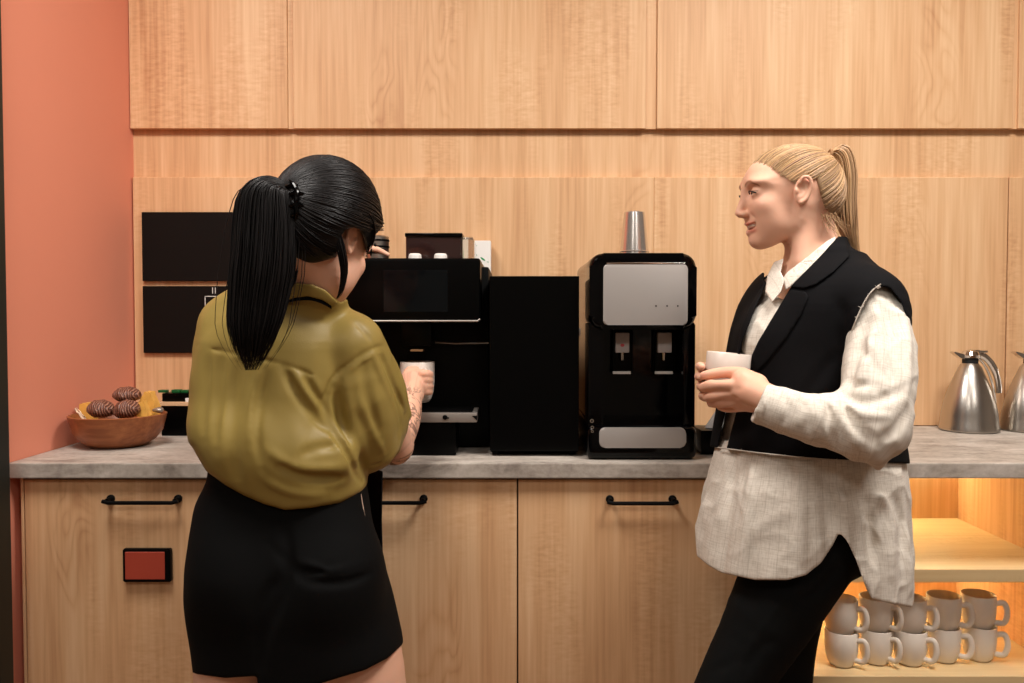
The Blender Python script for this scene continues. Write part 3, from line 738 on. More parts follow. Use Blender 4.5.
def drop_small(V, F, frac=0.02):
    n = len(V); lab = np.arange(n)
    while True:
        m = lab[F].min(1); new = lab.copy()
        for k in range(4): np.minimum.at(new, F[:, k], m)
        new = new[new]
        if (new == lab).all(): break
        lab = new
    u, c = np.unique(lab, return_counts=True); keep = set(u[c > c.max() * frac])
    kv = np.isin(lab, list(keep)); re = np.cumsum(kv) - 1
    return V[kv], re[F[kv[F].all(1)]]
def vobj(name, V, F, mat, parent, colors=None, pat=None, smooth=True):
    base = np.array(world_loc(parent)) if parent is not None else V.mean(0)
    me = bpy.data.meshes.new(name)
    me.vertices.add(len(V)); me.vertices.foreach_set('co', (V - base).astype(np.float32).ravel())
    k = F.shape[1]
    me.loops.add(len(F) * k); me.loops.foreach_set('vertex_index', F.astype(np.int32).ravel())
    me.polygons.add(len(F)); me.polygons.foreach_set('loop_start', np.arange(0, len(F) * k, k, dtype=np.int32))
    me.polygons.foreach_set('loop_total', np.full(len(F), k, np.int32))
    me.polygons.foreach_set('use_smooth', np.full(len(F), smooth))
    me.update(calc_edges=True); me.validate()
    if colors is not None:
        a = me.attributes.new('tint', 'FLOAT_COLOR', 'POINT'); a.data.foreach_set('color', np.concatenate([colors, np.ones((len(V), 1))], 1).astype(np.float32).ravel())
    if pat is not None:
        a = me.attributes.new('pat', 'FLOAT_VECTOR', 'POINT'); a.data.foreach_set('vector', pat.astype(np.float32).ravel())
    o = bpy.data.objects.new(name, me); COL.objects.link(o); me.materials.append(mat)
    if parent is not None: o.parent = parent
    else: o.location = base
    return o
def strands(paths, rads, seg=5):
    """many tapering tubes in one mesh; paths (n, m, 3), rads (n, m)"""
    paths = np.array(paths); rads = np.array(rads); n, m, _ = paths.shape
    T = np.gradient(paths, axis=1); T /= np.linalg.norm(T, axis=2, keepdims=True) + 1e-12
    ref = np.where(np.abs(T[..., 2:3]) > 0.9, np.array([1.0, 0, 0]), np.array([0, 0, 1.0]))
    ref = np.broadcast_to(ref[:, m // 2:m // 2 + 1], T.shape)
    u = np.cross(T, ref); u /= np.linalg.norm(u, axis=2, keepdims=True) + 1e-12; v = np.cross(T, u)
    a = np.linspace(0, 2 * PI, seg, endpoint=False)
    V = paths[:, :, None] + (u[:, :, None] * np.cos(a)[None, None, :, None] + v[:, :, None] * np.sin(a)[None, None, :, None]) * rads[:, :, None, None]
    idx = np.arange(n * m * seg).reshape(n, m, seg); nx_ = np.roll(idx, -1, 2)
    F = np.stack([idx[:, :-1], nx_[:, :-1], nx_[:, 1:], idx[:, 1:]], -1).reshape(-1, 4)
    return V.reshape(-1, 3), F
def merge(*VF):
    Vs, Fs, o = [], [], 0
    for V, F in VF: Vs.append(V); Fs.append(F + o); o += len(V)
    return np.concatenate(Vs), np.concatenate(Fs)
def vnoise(p, sc, seed=0):
    """smooth value noise at points (n,3) or broadcast tuple"""
    X, Y, Z = p; r = np.random.RandomState(seed).rand(32, 32, 32).astype(np.float32)
    x, y, z = X * sc, Y * sc, Z * sc
    i, j, k = np.floor(x).astype(int), np.floor(y).astype(int), np.floor(z).astype(int)
    f = lambda t: t * t * (3 - 2 * t)
    u, v, w = f(x - i), f(y - j), f(z - k); out = 0
    for a in (0, 1):
        for b in (0, 1):
            for c in (0, 1):
                out = out + r[(i + a) % 32, (j + b) % 32, (k + c) % 32] * (u if a else 1 - u) * (v if b else 1 - v) * (w if c else 1 - w)
    return out * 2 - 1
def polyd(x, z, poly):
    """signed distance to a closed polygon, negative inside"""
    poly = np.array(poly, float); d = None; sgn = 1.0
    n = len(poly)
    for i in range(n):
        a, b = poly[i], poly[(i + 1) % n]; e = b - a
        wx, wz = x - a[0], z - a[1]; t = np.clip((wx * e[0] + wz * e[1]) / (e.dot(e) + 1e-12), 0, 1)
        q = (wx - e[0] * t) ** 2 + (wz - e[1] * t) ** 2
        d = q if d is None else np.minimum(d, q)
        c1 = z >= a[1]; c2 = z < b[1]; c3 = e[0] * wz > e[1] * wx
        sgn = sgn * np.where((c1 & c2 & c3) | (~c1 & ~c2 & ~c3), -1.0, 1.0)
    return sgn * np.sqrt(d)
def rotm(ax, deg):
    a = math.radians(deg); c, s = math.cos(a), math.sin(a)
    return np.array({'x': [[1, 0, 0], [0, c, -s], [0, s, c]], 'y': [[c, 0, s], [0, 1, 0], [-s, 0, c]], 'z': [[c, -s, 0], [s, c, 0], [0, 0, 1]]}[ax])
# ---------------------------------------------------------------- materials for people
def tint_mat(name, col, rough=0.5, sss=0.0, bump=0.0, bscale=300, spec=0.4, sheen=0.0, coat=0, aniso=0):
    m, nt, b = newmat(name); N = nt.nodes; L = nt.links
    at = N.new('ShaderNodeAttribute'); at.attribute_name = 'tint'
    mx = N.new('ShaderNodeMix'); mx.data_type = 'RGBA'; mx.blend_type = 'MULTIPLY'; mx.inputs['Factor'].default_value = 1
    mx.inputs['A'].default_value = col; L.new(at.outputs['Color'], mx.inputs['B']); L.new(mx.outputs['Result'], b.inputs['Base Color'])
    b.inputs['Roughness'].default_value = rough; b.inputs['Specular IOR Level'].default_value = spec; b.inputs['Sheen Weight'].default_value = sheen
    b.inputs['Coat Weight'].default_value = coat; b.inputs['Anisotropic'].default_value = aniso
    if sss: b.inputs['Subsurface Weight'].default_value = sss; b.inputs['Subsurface Radius'].default_value = (1, 0.35, 0.2); b.inputs['Subsurface Scale'].default_value = 0.006
    if bump:
        geo = N.new('ShaderNodeNewGeometry'); n = N.new('ShaderNodeTexNoise'); n.inputs['Scale'].default_value = bscale; n.inputs['Detail'].default_value = 3
        L.new(geo.outputs['Position'], n.inputs['Vector']); bp = N.new('ShaderNodeBump'); bp.inputs['Strength'].default_value = bump; bp.inputs['Distance'].default_value = 0.002
        L.new(n.outputs['Fac'], bp.inputs['Height']); L.new(bp.outputs['Normal'], b.inputs['Normal'])
    return m
M['skin'] = tint_mat('skin', srgb(232, 180, 152), 0.5, 0.15, 0.1, 500, 0.35)
M['eye_white'] = plain('eye white', srgb(225, 215, 208), 0.2)
M['iris'] = plain('iris', srgb(52, 40, 32), 0.15)
M['teeth'] = plain('teeth', srgb(240, 232, 220), 0.3)
M['blond'] = tint_mat('blond hair', srgb(192, 156, 118), 0.45, spec=0.3)
M['black_hair'] = tint_mat('black hair', srgb(20, 17, 17), 0.42, spec=0.22)
M['wool_black'] = plain('black wool', srgb(11, 10, 12), 0.85, bump=0.25, bscale=900, spec=0.15)
M['thread'] = plain('pale frayed thread', srgb(190, 180, 168), 0.9)
M['denim'] = plain('black denim', srgb(15, 16, 16), 0.85, bump=0.3, bscale=1200, spec=0.15)
M['skin_plain'] = M['skin']
def linen():
    m, nt, b = newmat('striped cream linen'); N = nt.nodes; L = nt.links
    at = N.new('ShaderNodeAttribute'); at.attribute_name = 'pat'
    sep = N.new('ShaderNodeSeparateXYZ'); L.new(at.outputs['Vector'], sep.inputs[0])
    def line(src, period, width, wob):
        a = N.new('ShaderNodeMath'); a.operation = 'MULTIPLY'; a.inputs[1].default_value = 1 / period; L.new(src, a.inputs[0])
        f = N.new('ShaderNodeMath'); f.operation = 'FRACT'; L.new(a.outputs[0], f.inputs[0])
        c = N.new('ShaderNodeMath'); c.operation = 'LESS_THAN'; c.inputs[1].default_value = width; L.new(f.outputs[0], c.inputs[0]); return c.outputs[0]
    l1 = line(sep.outputs['X'], 0.0135, 0.10, 0); l2 = line(sep.outputs['Y'], 0.027, 0.03, 0)
    mp = N.new('ShaderNodeMapping'); mp.inputs['Scale'].default_value = (1, 0.12, 1); L.new(at.outputs['Vector'], mp.inputs['Vector'])
    n = N.new('ShaderNodeTexNoise'); n.inputs['Scale'].default_value = 500; n.inputs['Detail'].default_value = 3; L.new(mp.outputs[0], n.inputs['Vector'])
    mp2 = N.new('ShaderNodeMapping'); mp2.inputs['Scale'].default_value = (0.12, 1, 1); L.new(at.outputs['Vector'], mp2.inputs['Vector'])
    n2 = N.new('ShaderNodeTexNoise'); n2.inputs['Scale'].default_value = 420; n2.inputs['Detail'].default_value = 3; L.new(mp2.outputs[0], n2.inputs['Vector'])
    ad = N.new('ShaderNodeMath'); ad.operation = 'ADD'; L.new(n.outputs['Fac'], ad.inputs[0]); L.new(n2.outputs['Fac'], ad.inputs[1])
    r = ramp(nt, [(0.34, srgb(200, 189, 174)), (0.52, srgb(219, 210, 197)), (0.7, srgb(232, 224, 212))])
    hf = N.new('ShaderNodeMath'); hf.operation = 'MULTIPLY'; hf.inputs[1].default_value = 0.5; L.new(ad.outputs[0], hf.inputs[0]); L.new(hf.outputs[0], r.inputs['Fac'])
    mx = N.new('ShaderNodeMix'); mx.data_type = 'RGBA'; mx.inputs['B'].default_value = srgb(150, 134, 114)
    mm = N.new('ShaderNodeMath'); mm.operation = 'MAXIMUM'; L.new(l1, mm.inputs[0]); L.new(l2, mm.inputs[1])
    sc = N.new('ShaderNodeMath'); sc.operation = 'MULTIPLY'; sc.inputs[1].default_value = 0.22; L.new(mm.outputs[0], sc.inputs[0])
    L.new(sc.outputs[0], mx.inputs['Factor']); L.new(r.outputs['Color'], mx.inputs['A']); L.new(mx.outputs['Result'], b.inputs['Base Color'])
    b.inputs['Roughness'].default_value = 0.9; b.inputs['Specular IOR Level'].default_value = 0.15; b.inputs['Sheen Weight'].default_value = 0.1
    bp = N.new('ShaderNodeBump'); bp.inputs['Strength'].default_value = 0.3; bp.inputs['Distance'].default_value = 0.001
    L.new(ad.outputs[0], bp.inputs['Height']); L.new(bp.outputs['Normal'], b.inputs['Normal']); return m
M['linen'] = linen()
def head_sdf(F, H, s=1.0, smile=True):
    """one head in frame H (x forward, y to the person's left, z up; origin between the ear canals), size factor s"""
    w = lambda x, y, z: H.w((x * s, y * s, z * s))
    E = lambda c, r, k, mode='add', tilt=None: F.ell(w(*c), np.array(r) * s, H, k * s, mode, 0.02, tilt)
    G = lambda pts, rr, k, mode='add', n=3: F.tube([w(*p) for p in pts], [r * s for r in rr], k * s, n, mode, 0.015)
    E((.003, 0, .007), (.086, .067, .072), 0)
    E((-.022, 0, -.005), (.058, .062, .062), .02)
    E((.050, 0, .004), (.046, .052, .052), .02)                 # forehead and brow
    E((.046, 0, -.040), (.043, .053, .052), .02)                # mid face
    E((.052, 0, -.070), (.030, .034, .033), .02)                # mouth block
    for y in (-1, 1):
        G([(.004, y * .050, -.035), (.018, y * .048, -.064), (.046, y * .029, -.084), (.066, y * .009, -.092)], [.015, .012, .0115, .0105], .020)
        E((.068, y * .036, -.034), (.0185, .0185, .0165), .020)     # cheek
        E((.048, y * .034, -.060), (.024, .020, .022), .020)
        E((.074, y * .030, .010), (.020, .024, .008), .016)      # brow ridge
    E((.0675, 0, -.090), (.0130, .016, .0115), .012)               # chin
    for y in (-1, 1):
        E((.098, y * .032, -.008), (.018, .021, .011), .012, 'sub')   # socket
        E((.0768, y * .031, -.009), (.0150, .0155, .0135), .004)       # lids
    G([(.090, 0, .004), (.0955, 0, -.014), (.1020, 0, -.033), (.1045, 0, -.041)], [.008, .0066, .0068, .0074], .009)
    for y in (-1, 1):
        E((.0970, y * .0090, -.0445), (.0085, .0062, .0055), .006)
    for y in (-1, 1): E((.0995, y * .0062, -.0505), (.0050, .0032, .0035), .002, 'sub')
    # mouth
    zc, xc = -.0665, .0885
    up = [(.063, .031, -.0545), (.080, .018, -.0615), (.0885, .006, -.0615), (.0895, 0, -.0622), (.0885, -.006, -.0615), (.080, -.018, -.0615), (.063, -.031, -.0545)]
    lo = [(.062, .031, -.0560), (.077, .019, -.0705), (.0845, .007, -.0765), (.0855, 0, -.077), (.0845, -.007, -.0765), (.077, -.019, -.0705), (.062, -.031, -.0560)]
    G(up, [.0025, .0038, .0042, .004, .0042, .0038, .0025], .005, n=3)
    G(lo, [.0025, .0040, .0048, .0050, .0048, .0040, .0025], .005, n=3)
    if smile:
        mid = [tuple((np.array(a) + np.array(b)) / 2 * np.array((1, 1.08, 1)) + np.array((.0045, 0, 0))) for a, b in zip(up, lo)]
        G(mid[0:7], [.0024, .0050, .0054, .0056, .0054, .0050, .0024], .001, 'sub')
        G([tuple(np.array(m) - np.array((.009, 0, 0))) for m in mid[1:6]], [.0055] * 5, .001, 'sub')
        for y in (-1, 1): F.crease([w(.088, y * .017, -.044), w(.078, y * .030, -.055), w(.068, y * .034, -.068)], .0045 * s, .0022 * s)
    for y in (-1, 1):
        # eye opening
        G([(.092, y * .020, -.0110), (.0940, y * .031, -.0088), (.0895, y * .0400, -.0090)], [.0014, .0036, .0014], .001, 'sub')
        F.crease([w(.090, y * .020, -.0165), w(.0925, y * .031, -.0175), w(.083, y * .044, -.0150)], .0022 * s, .0010 * s)
        F.crease([w(.088, y * .018, -.001), w(.0925, y * .031, .0020), w(.083, y * .044, -.002)], .0026 * s, .0012 * s)
        # ear
        tl = rotm('y', -12)
        ex = .009; E((.003 + ex, y * .0700, -.009), (.0150, .0060, .0250), .004, tilt=tl)
        E((.008 + ex, y * .0770, -.008), (.0090, .0055, .0130), .002, 'sub', tilt=tl)
        G([(.010 + ex, y * .0755, .003), (.005 + ex, y * .078, .0125), (-.005 + ex, y * .0790, .012), (-.0105 + ex, y * .0785, -.001), (-.007 + ex, y * .0765, -.016), (-.001 + ex, y * .0745, -.026), (.006 + ex, y * .073, -.031)], [.0026, .0030, .0034, .0034, .0030, .0038, .0042], .003)
        E((.0140 + ex, y * .0715, -.011), (.004, .005, .006), .003)
def head_tints(V, H, s, brow=(0.62, 0.5, 0.42), lip=(0.80, 0.50, 0.50), blush=0.12, smile=True):
    L = H.loc(V) / s; x, y, z = L[:, 0], np.abs(L[:, 1]), L[:, 2]
    col = np.ones((len(V), 3))
    front = (x > .03) & (z > -.12) & (z < .1)
    def blob(cx, cy, cz, rx, ry, rz): return np.exp(-(((x - cx) / rx) ** 2 + ((y - cy) / ry) ** 2 + ((z - cz) / rz) ** 2) ** 2)
    m = np.maximum(blob(.088, .010, -.0622, .010, .014, .0040), blob(.082, .012, -.0755, .012, .014, .0046)) * front
    m = np.maximum(m, blob(.071, .026, -.0600, .010, .008, .0045))
    col += m[:, None] * (np.array(lip) - 1)
    # brow: an arc of hair above the eye
    zb = .0075 + .0045 * np.sin(np.clip((y - .012) / .034, 0, 1) * PI) - np.clip(y - .036, 0, 1) * .35
    m = np.clip(1.3 - np.abs((z - zb) / .0030), 0, 1) * ((y > .012) & (y < .048) & (x > .05)) * front
    col += np.clip(m, 0, 1)[:, None] * (np.array(brow) - 1)
    # lash line
    m = np.clip(1.2 - np.abs((z - (-.0050 - np.clip(y - .033, 0, 1) * .12)) / .0018), 0, 1) * ((y > .018) & (y < .045) & (x > .075))
    col += (m * 0.75)[:, None] * (np.array((0.3, 0.22, 0.2)) - 1)
    m = blob(.07, .036, -.035, .02, .018, .016) * blush; col += m[:, None] * (np.array((1.0, .45, .45)) - 1)
    m = blob(.11, 0, -.042, .012, .012, .008) * blush; col += m[:, None] * (np.array((1.0, .6, .6)) - 1)
    return col
def to_px(X, Y, Z):
    ry = Y - CAMY; rz = Z - CAMZ; c, s = math.cos(TH), math.sin(TH)
    dep = ry * c - rz * s; return 512 + FPX * X / dep, 341.5 - FPX * (ry * s + rz * c) / dep, dep
def cut_poly(F, poly, lo, hi, mode='and', k=0.002, grow=0):
    """trim a garment along an outline drawn on it; lo/hi bound the part concerned"""
    def fn(X, Y, Z):
        px, py, dep = to_px(X + 0 * Y + 0 * Z, Y, Z); return polyd(px, py, poly) * dep / FPX - grow
    F.op(fn, lo, hi, k, mode)
def hit(F, px, py, back=0.0):
    p0 = V3((0, CAMY, CAMZ)); d = V3(P(px, py, 0)) - p0; d /= np.linalg.norm(d)
    t = np.arange(1.0, 2.4, 0.0015); Q = p0 + t[:, None] * d
    I = [np.clip(np.searchsorted(F.ax[i], Q[:, i]), 0, len(F.ax[i]) - 1) for i in range(3)]
    ok = np.all([(Q[:, i] > F.ax[i][0]) & (Q[:, i] < F.ax[i][-1]) for i in range(3)], 0)
    v = np.where(ok, F.D[I[0], I[1], I[2]], 1); w = np.argmax(v < 0)
    return Q[w] - d * back if v[w] < 0 else None
def folds(F, items):
    """items: (points on the surface as seen, width, depth)"""
    for pts, wd, dp in items:
        Q = [hit(F, *p) for p in pts]; Q = [q for q in Q if q is not None]
        if len(Q) > 1: F.crease(Q, wd, dp)
def seg_coords(V, pts):
    """arc length and angle around a bent limb"""
    pts = np.array(pts); best = np.full(len(V), 9.0); L = np.zeros(len(V)); A = np.zeros(len(V)); acc = 0
    for a, b in zip(pts[:-1], pts[1:]):
        e = b - a; l = np.linalg.norm(e); e = e / l; t = np.clip((V - a) @ e, 0, l); q = V - a - t[:, None] * e; d = np.linalg.norm(q, axis=1)
        u = unit(np.cross(e, (0, 1, 0.1))); v = np.cross(e, u); m = d < best
        L[m] = (acc + t)[m]; A[m] = np.arctan2(q @ v, q @ u)[m]; best = np.minimum(best, d); acc += l
    return L, A, best

def onto(F, D, pts, off, it=3):
    """lay points onto a surface, off metres above it; off may be per strand"""
    pts = np.array(pts); sh = pts.shape; q = pts.reshape(-1, 3).copy(); off = np.broadcast_to(np.asarray(off), sh[:-1]).reshape(-1)
    def samp(p):
        ii, ff, ok = [], [], np.ones(len(p), bool)
        for i in range(3):
            a = F.ax[i]; k = np.clip(np.searchsorted(a, p[:, i]) - 1, 0, len(a) - 2); ok &= (p[:, i] > a[0]) & (p[:, i] < a[-1])
            ii.append(k); ff.append(np.clip((p[:, i] - a[k]) / (a[k + 1] - a[k]), 0, 1))
        v = 0
        for a in (0, 1):
            for b in (0, 1):
                for c in (0, 1): v = v + D[ii[0] + a, ii[1] + b, ii[2] + c] * (ff[0] if a else 1 - ff[0]) * (ff[1] if b else 1 - ff[1]) * (ff[2] if c else 1 - ff[2])
        return np.where(ok, v, 9)
    h = .003
    for _ in range(it):
        d = samp(q); g = np.stack([samp(q + np.eye(3)[i] * h) - samp(q - np.eye(3)[i] * h) for i in range(3)], 1); n = np.linalg.norm(g, axis=1, keepdims=True)
        ok = (np.abs(d) < .03) & (n[:, 0] < .05) & (n[:, 0] > 1e-4)
        q += np.where(ok[:, None], g / np.maximum(n, 1e-6) * (off - d)[:, None], 0)
    return q.reshape(sh)
def lashes(H, s, parent):
    for y in (-1, 1):
        bm = bmesh.new(); pts = smooth_pts([(.0905, y * .020, -.0098), (.0945, y * .027, -.0056), (.0940, y * .034, -.0055), (.0885, y * .0415, -.0088), (.0865, y * .045, -.0098)], 3)
        tube(bm, [Vector(H.w(np.array(p) * s)) for p in pts], [.0006] + [.0013] * (len(pts) - 2) + [.0004], 6); obj('eyelashes', bm, M['black_hair_plain'], parent)
M['black_hair_plain'] = plain('dark lashes', srgb(40, 28, 24), 0.6)
# ================================================================ the blonde woman by the water dispenser
WR = thing('person', 'smiling blonde woman with ponytail in black vest and cream shirt holding a white mug', 'person', P(790, 950, -0.78)[:2] + (0,))
a15 = math.radians(1)
HR = Frame(P(795, 191, -0.75), (-math.cos(a15), -math.sin(a15), 0.0))
def build_right_body():
    FB = 0.0017
    ox, oy, oz = HR.O
    lo = (P(690, 400, -.75)[0] - .03, -1.06, 0.0); hi = (P(925, 400, -.9)[0], -0.46, oz + .11)
    hx0, hx1 = P(692, 380, -.72)[0] - .01, P(775, 380, -.84)[0]
    bands = (((hx0, hx1, .002), (ox - .13, ox + .10, FB)), ((-.95, -.64, .0019),), ((oz - .125, oz + .10, FB), (P(700, 415, -.78)[2], P(700, 358, -.78)[2], .0018)))
    F = Field(lo, hi, 0.009, bands)
    head_sdf(F, HR, 1.0)
    w = lambda *p: HR.w(p)
    # neck and upper trunk
    F.tube([w(-.018, 0, -.03), w(-.028, 0, -.085), P(817, 268, -.755), P(822, 300, -.755)], [.050, .047, .050, .065], .018, 3)
    F.tube([w(.0, .035, -.06), P(803, 262, -.80)], [.02, .018], .02, 1)
    sh_n, sh_f = P(862, 306, -.865), P(780, 306, -.63)
    F.tube([sh_n, P(825, 292, -.76), sh_f], [.036, .045, .038], .03, 3)
    F.tube([P(820, 300, -.75), P(812, 360, -.75), P(808, 440, -.75), P(806, 520, -.755)], [.095, .095, .085, .105], .03, 3)
    # near arm
    F.tube([sh_n, P(877, 370, -.945), P(872, 424, -.985)], [.036, .037, .034], .02, 2)
    F.tube([P(872, 424, -.980), P(825, 418, -.945), P(778, 403, -.955)], [.034, .028, .0215], .01, 2)
    # far arm
    F.tube([sh_f, P(786, 360, -.56), P(785, 415, -.56)], [.042, .038, .033], .02, 2)
    F.tube([P(785, 415, -.56), P(750, 400, -.63), P(728, 388, -.76)], [.033, .028, .021], .01, 2)
    Ph = lambda x, y, Y: P(x, y, Y - .105)
    # near (left) hand: palm, thumb, fingers around the mug
    ym = -.72
    F.tube([Ph(778, 404, -.851), Ph(767, 398, -.838), Ph(755, 393, -.822), Ph(742, 390, -.806)], [.0225, .0240, .0240, .022], .01, 2)
    F.tube([Ph(757, 384, -.808), Ph(742, 379, -.806)], [.018, .016], .012, 1)
    F.tube([Ph(759, 404, -.808), Ph(740, 402, -.793)], [.016, .015], .012, 1)
    F.tube([Ph(756, 383, -.800), Ph(743, 374.5, -.797), Ph(728, 372.3, -.783), Ph(713, 374.0, -.772), Ph(704, 375.5, -.764)], [.014, .0118, .0098, .0092, .0075], .006, 3)
    fing = [([(744, 384.5, -.808), (729, 385, -.806), (712, 385.2, -.791), (703.5, 387.3, -.768)], [.0118, .0104, .0098, .0085]),
            ([(744, 393, -.806), (730, 394.5, -.802), (714, 395.8, -.788), (707, 397.3, -.762)], [.0118, .0102, .0092, .0078]),
            ([(745, 400, -.800), (732, 401.5, -.796), (718, 403, -.782), (711, 403.2, -.758)], [.0115, .0098, .0088, .0075]),
            ([(749, 405, -.792), (738, 407, -.786), (727, 408, -.774), (720, 406.5, -.755)], [.0105, .0088, .0078, .0066])]
    for pts, rr in fing: F.tube([Ph(*p) for p in pts], rr, .0032, 4)
    for c in ([(735, 378, -.80), (722, 380, -.80), (712, 380.5, -.79)], [(742, 389, -.83), (728, 390, -.82), (712, 391, -.80)], [(742, 397, -.82), (728, 398.5, -.81), (714, 400, -.79)]):
        F.crease([Ph(*p) for p in c], .0045, .0022)
    # tendons
    for a_, b_ in (((760, 391, -.838), (744, 385, -.822)), ((761, 396, -.838), (744, 392.5, -.822))): F.crease([Ph(*a_), Ph(*b_)], .004, -.0009)
    # far (right) hand behind the mug, fingertips showing at its left
    F.tube([Ph(728, 388, -.655), Ph(720, 384, -.66), Ph(712, 380, -.665)], [.021, .021, .019], .01, 2)
    for i, (z, x0, yy) in enumerate(((366.5, 701, -.738), (376.5, 700, -.735), (386, 702, -.725), (395, 706, -.72))):
        F.tube([Ph(713, z + 3, -.668), Ph(703.5, z + 1, -.675), Ph(x0 - 1.0, z, -.705), Ph(x0 + 0.5, z + .3, yy)], [.0100, .0092, .0084, .0070], .003, 4)
    F.tube([Ph(722, 380, -.66), Ph(722, 366, -.664), Ph(720, 360, -.672)], [.014, .0098, .008], .006, 3)
    # legs
    F.tube([P(812, 540, -.83), P(766, 625, -.85), P(716, 722, -.86)], [.065, .050, .042], .03, 2)
    F.tube([P(722, 722, -.85), P(725, 830, -.82), P(735, 940, -.80)], [.046, .044, .030], .015, 2)
    F.tube([P(796, 540, -.69), P(786, 630, -.67), P(784, 722, -.665)], [.07, .06, .045], .03, 2)
    F.tube([P(784, 722, -.665), P(788, 830, -.67), P(792, 948, -.68)], [.045, .042, .03], .015, 2)
    zf = .035
    for x_, y_ in ((P(735, 940, -.80)[0], -.80), (P(792, 948, -.68)[0], -.68)):
        F.tube([(x_ + .01, y_, .08), (x_ + .01, y_, zf), (x_ - .12, y_ - .02, zf - .012)], [.03, .03, .022], .015, 2)
    V, Fc = F.mesh(); V, Fc = drop_small(V, Fc)
    V = relax(V, Fc, 1, 0.3)
    col = head_tints(V, HR, 1.0, brow=(.42, .32, .26))
    # slightly redder hands and ears, nails
    d = np.linalg.norm(V - np.array(P(735, 388, -.895)), axis=1); m = np.clip(1 - d / .08, 0, 1)
    col += (m * .45)[:, None] * (np.array((1.0, .80, .76)) - 1)
    def nail(p, r):
        q = np.linalg.norm((V - np.array(P(*p))) * np.array((1, 1, 1.2)), axis=1); return np.clip(1.6 - q / r, 0, 1)
    m = nail((702.5, 374.0, -.878), .0052); col += (m * .6)[:, None] * (np.array((.92, .72, .80)) - 1)
    return vobj('body', V, Fc, M['skin'], WR, col)
BR = build_right_body()
def eyes(H, s, parent, look=(1, -.1, -.05)):
    for y in (-1, 1):
        c = H.w((.0785 * s, y * .031 * s, -.009 * s)); r = .0125 * s
        bm = bmesh.new(); bmesh.ops.create_icosphere(bm, subdivisions=3, radius=r)
        for v in bm.verts: v.co += Vector(c)
        e = obj('eyeball', bm, M['eye_white'], parent)
        d = H.R @ unit(look); bm = bmesh.new(); bmesh.ops.create_icosphere(bm, subdivisions=3, radius=.0062 * s)
        cc = Vector(c) + Vector(d) * (r - .0042 * s)
        q = Vector((0, 0, 1)).rotation_difference(Vector(d))
        for v in bm.verts:
            v.co.z *= .78; v.co.rotate(q); v.co += cc
        obj('iris', bm, M['iris'], e)
eyes(HR, 1.0, WR); lashes(HR, 1.0, WR)
bm = bmesh.new()
tube(bm, [Vector(HR.w(p)) for p in ((.066, .0245, -.0600), (.0805, .0135, -.0640), (.0850, 0, -.0655), (.0805, -.0135, -.0640), (.066, -.0245, -.0600))], .0042, 8); obj('teeth', bm, M['teeth'], WR)
def slerp_path(a, b, n):
    a = unit(a); b = unit(b); w = math.acos(max(-1, min(1, a.dot(b)))); t = np.linspace(0, 1, n)[:, None]
    return (np.sin((1 - t) * w) * a + np.sin(t * w) * b) / max(math.sin(w), 1e-6)
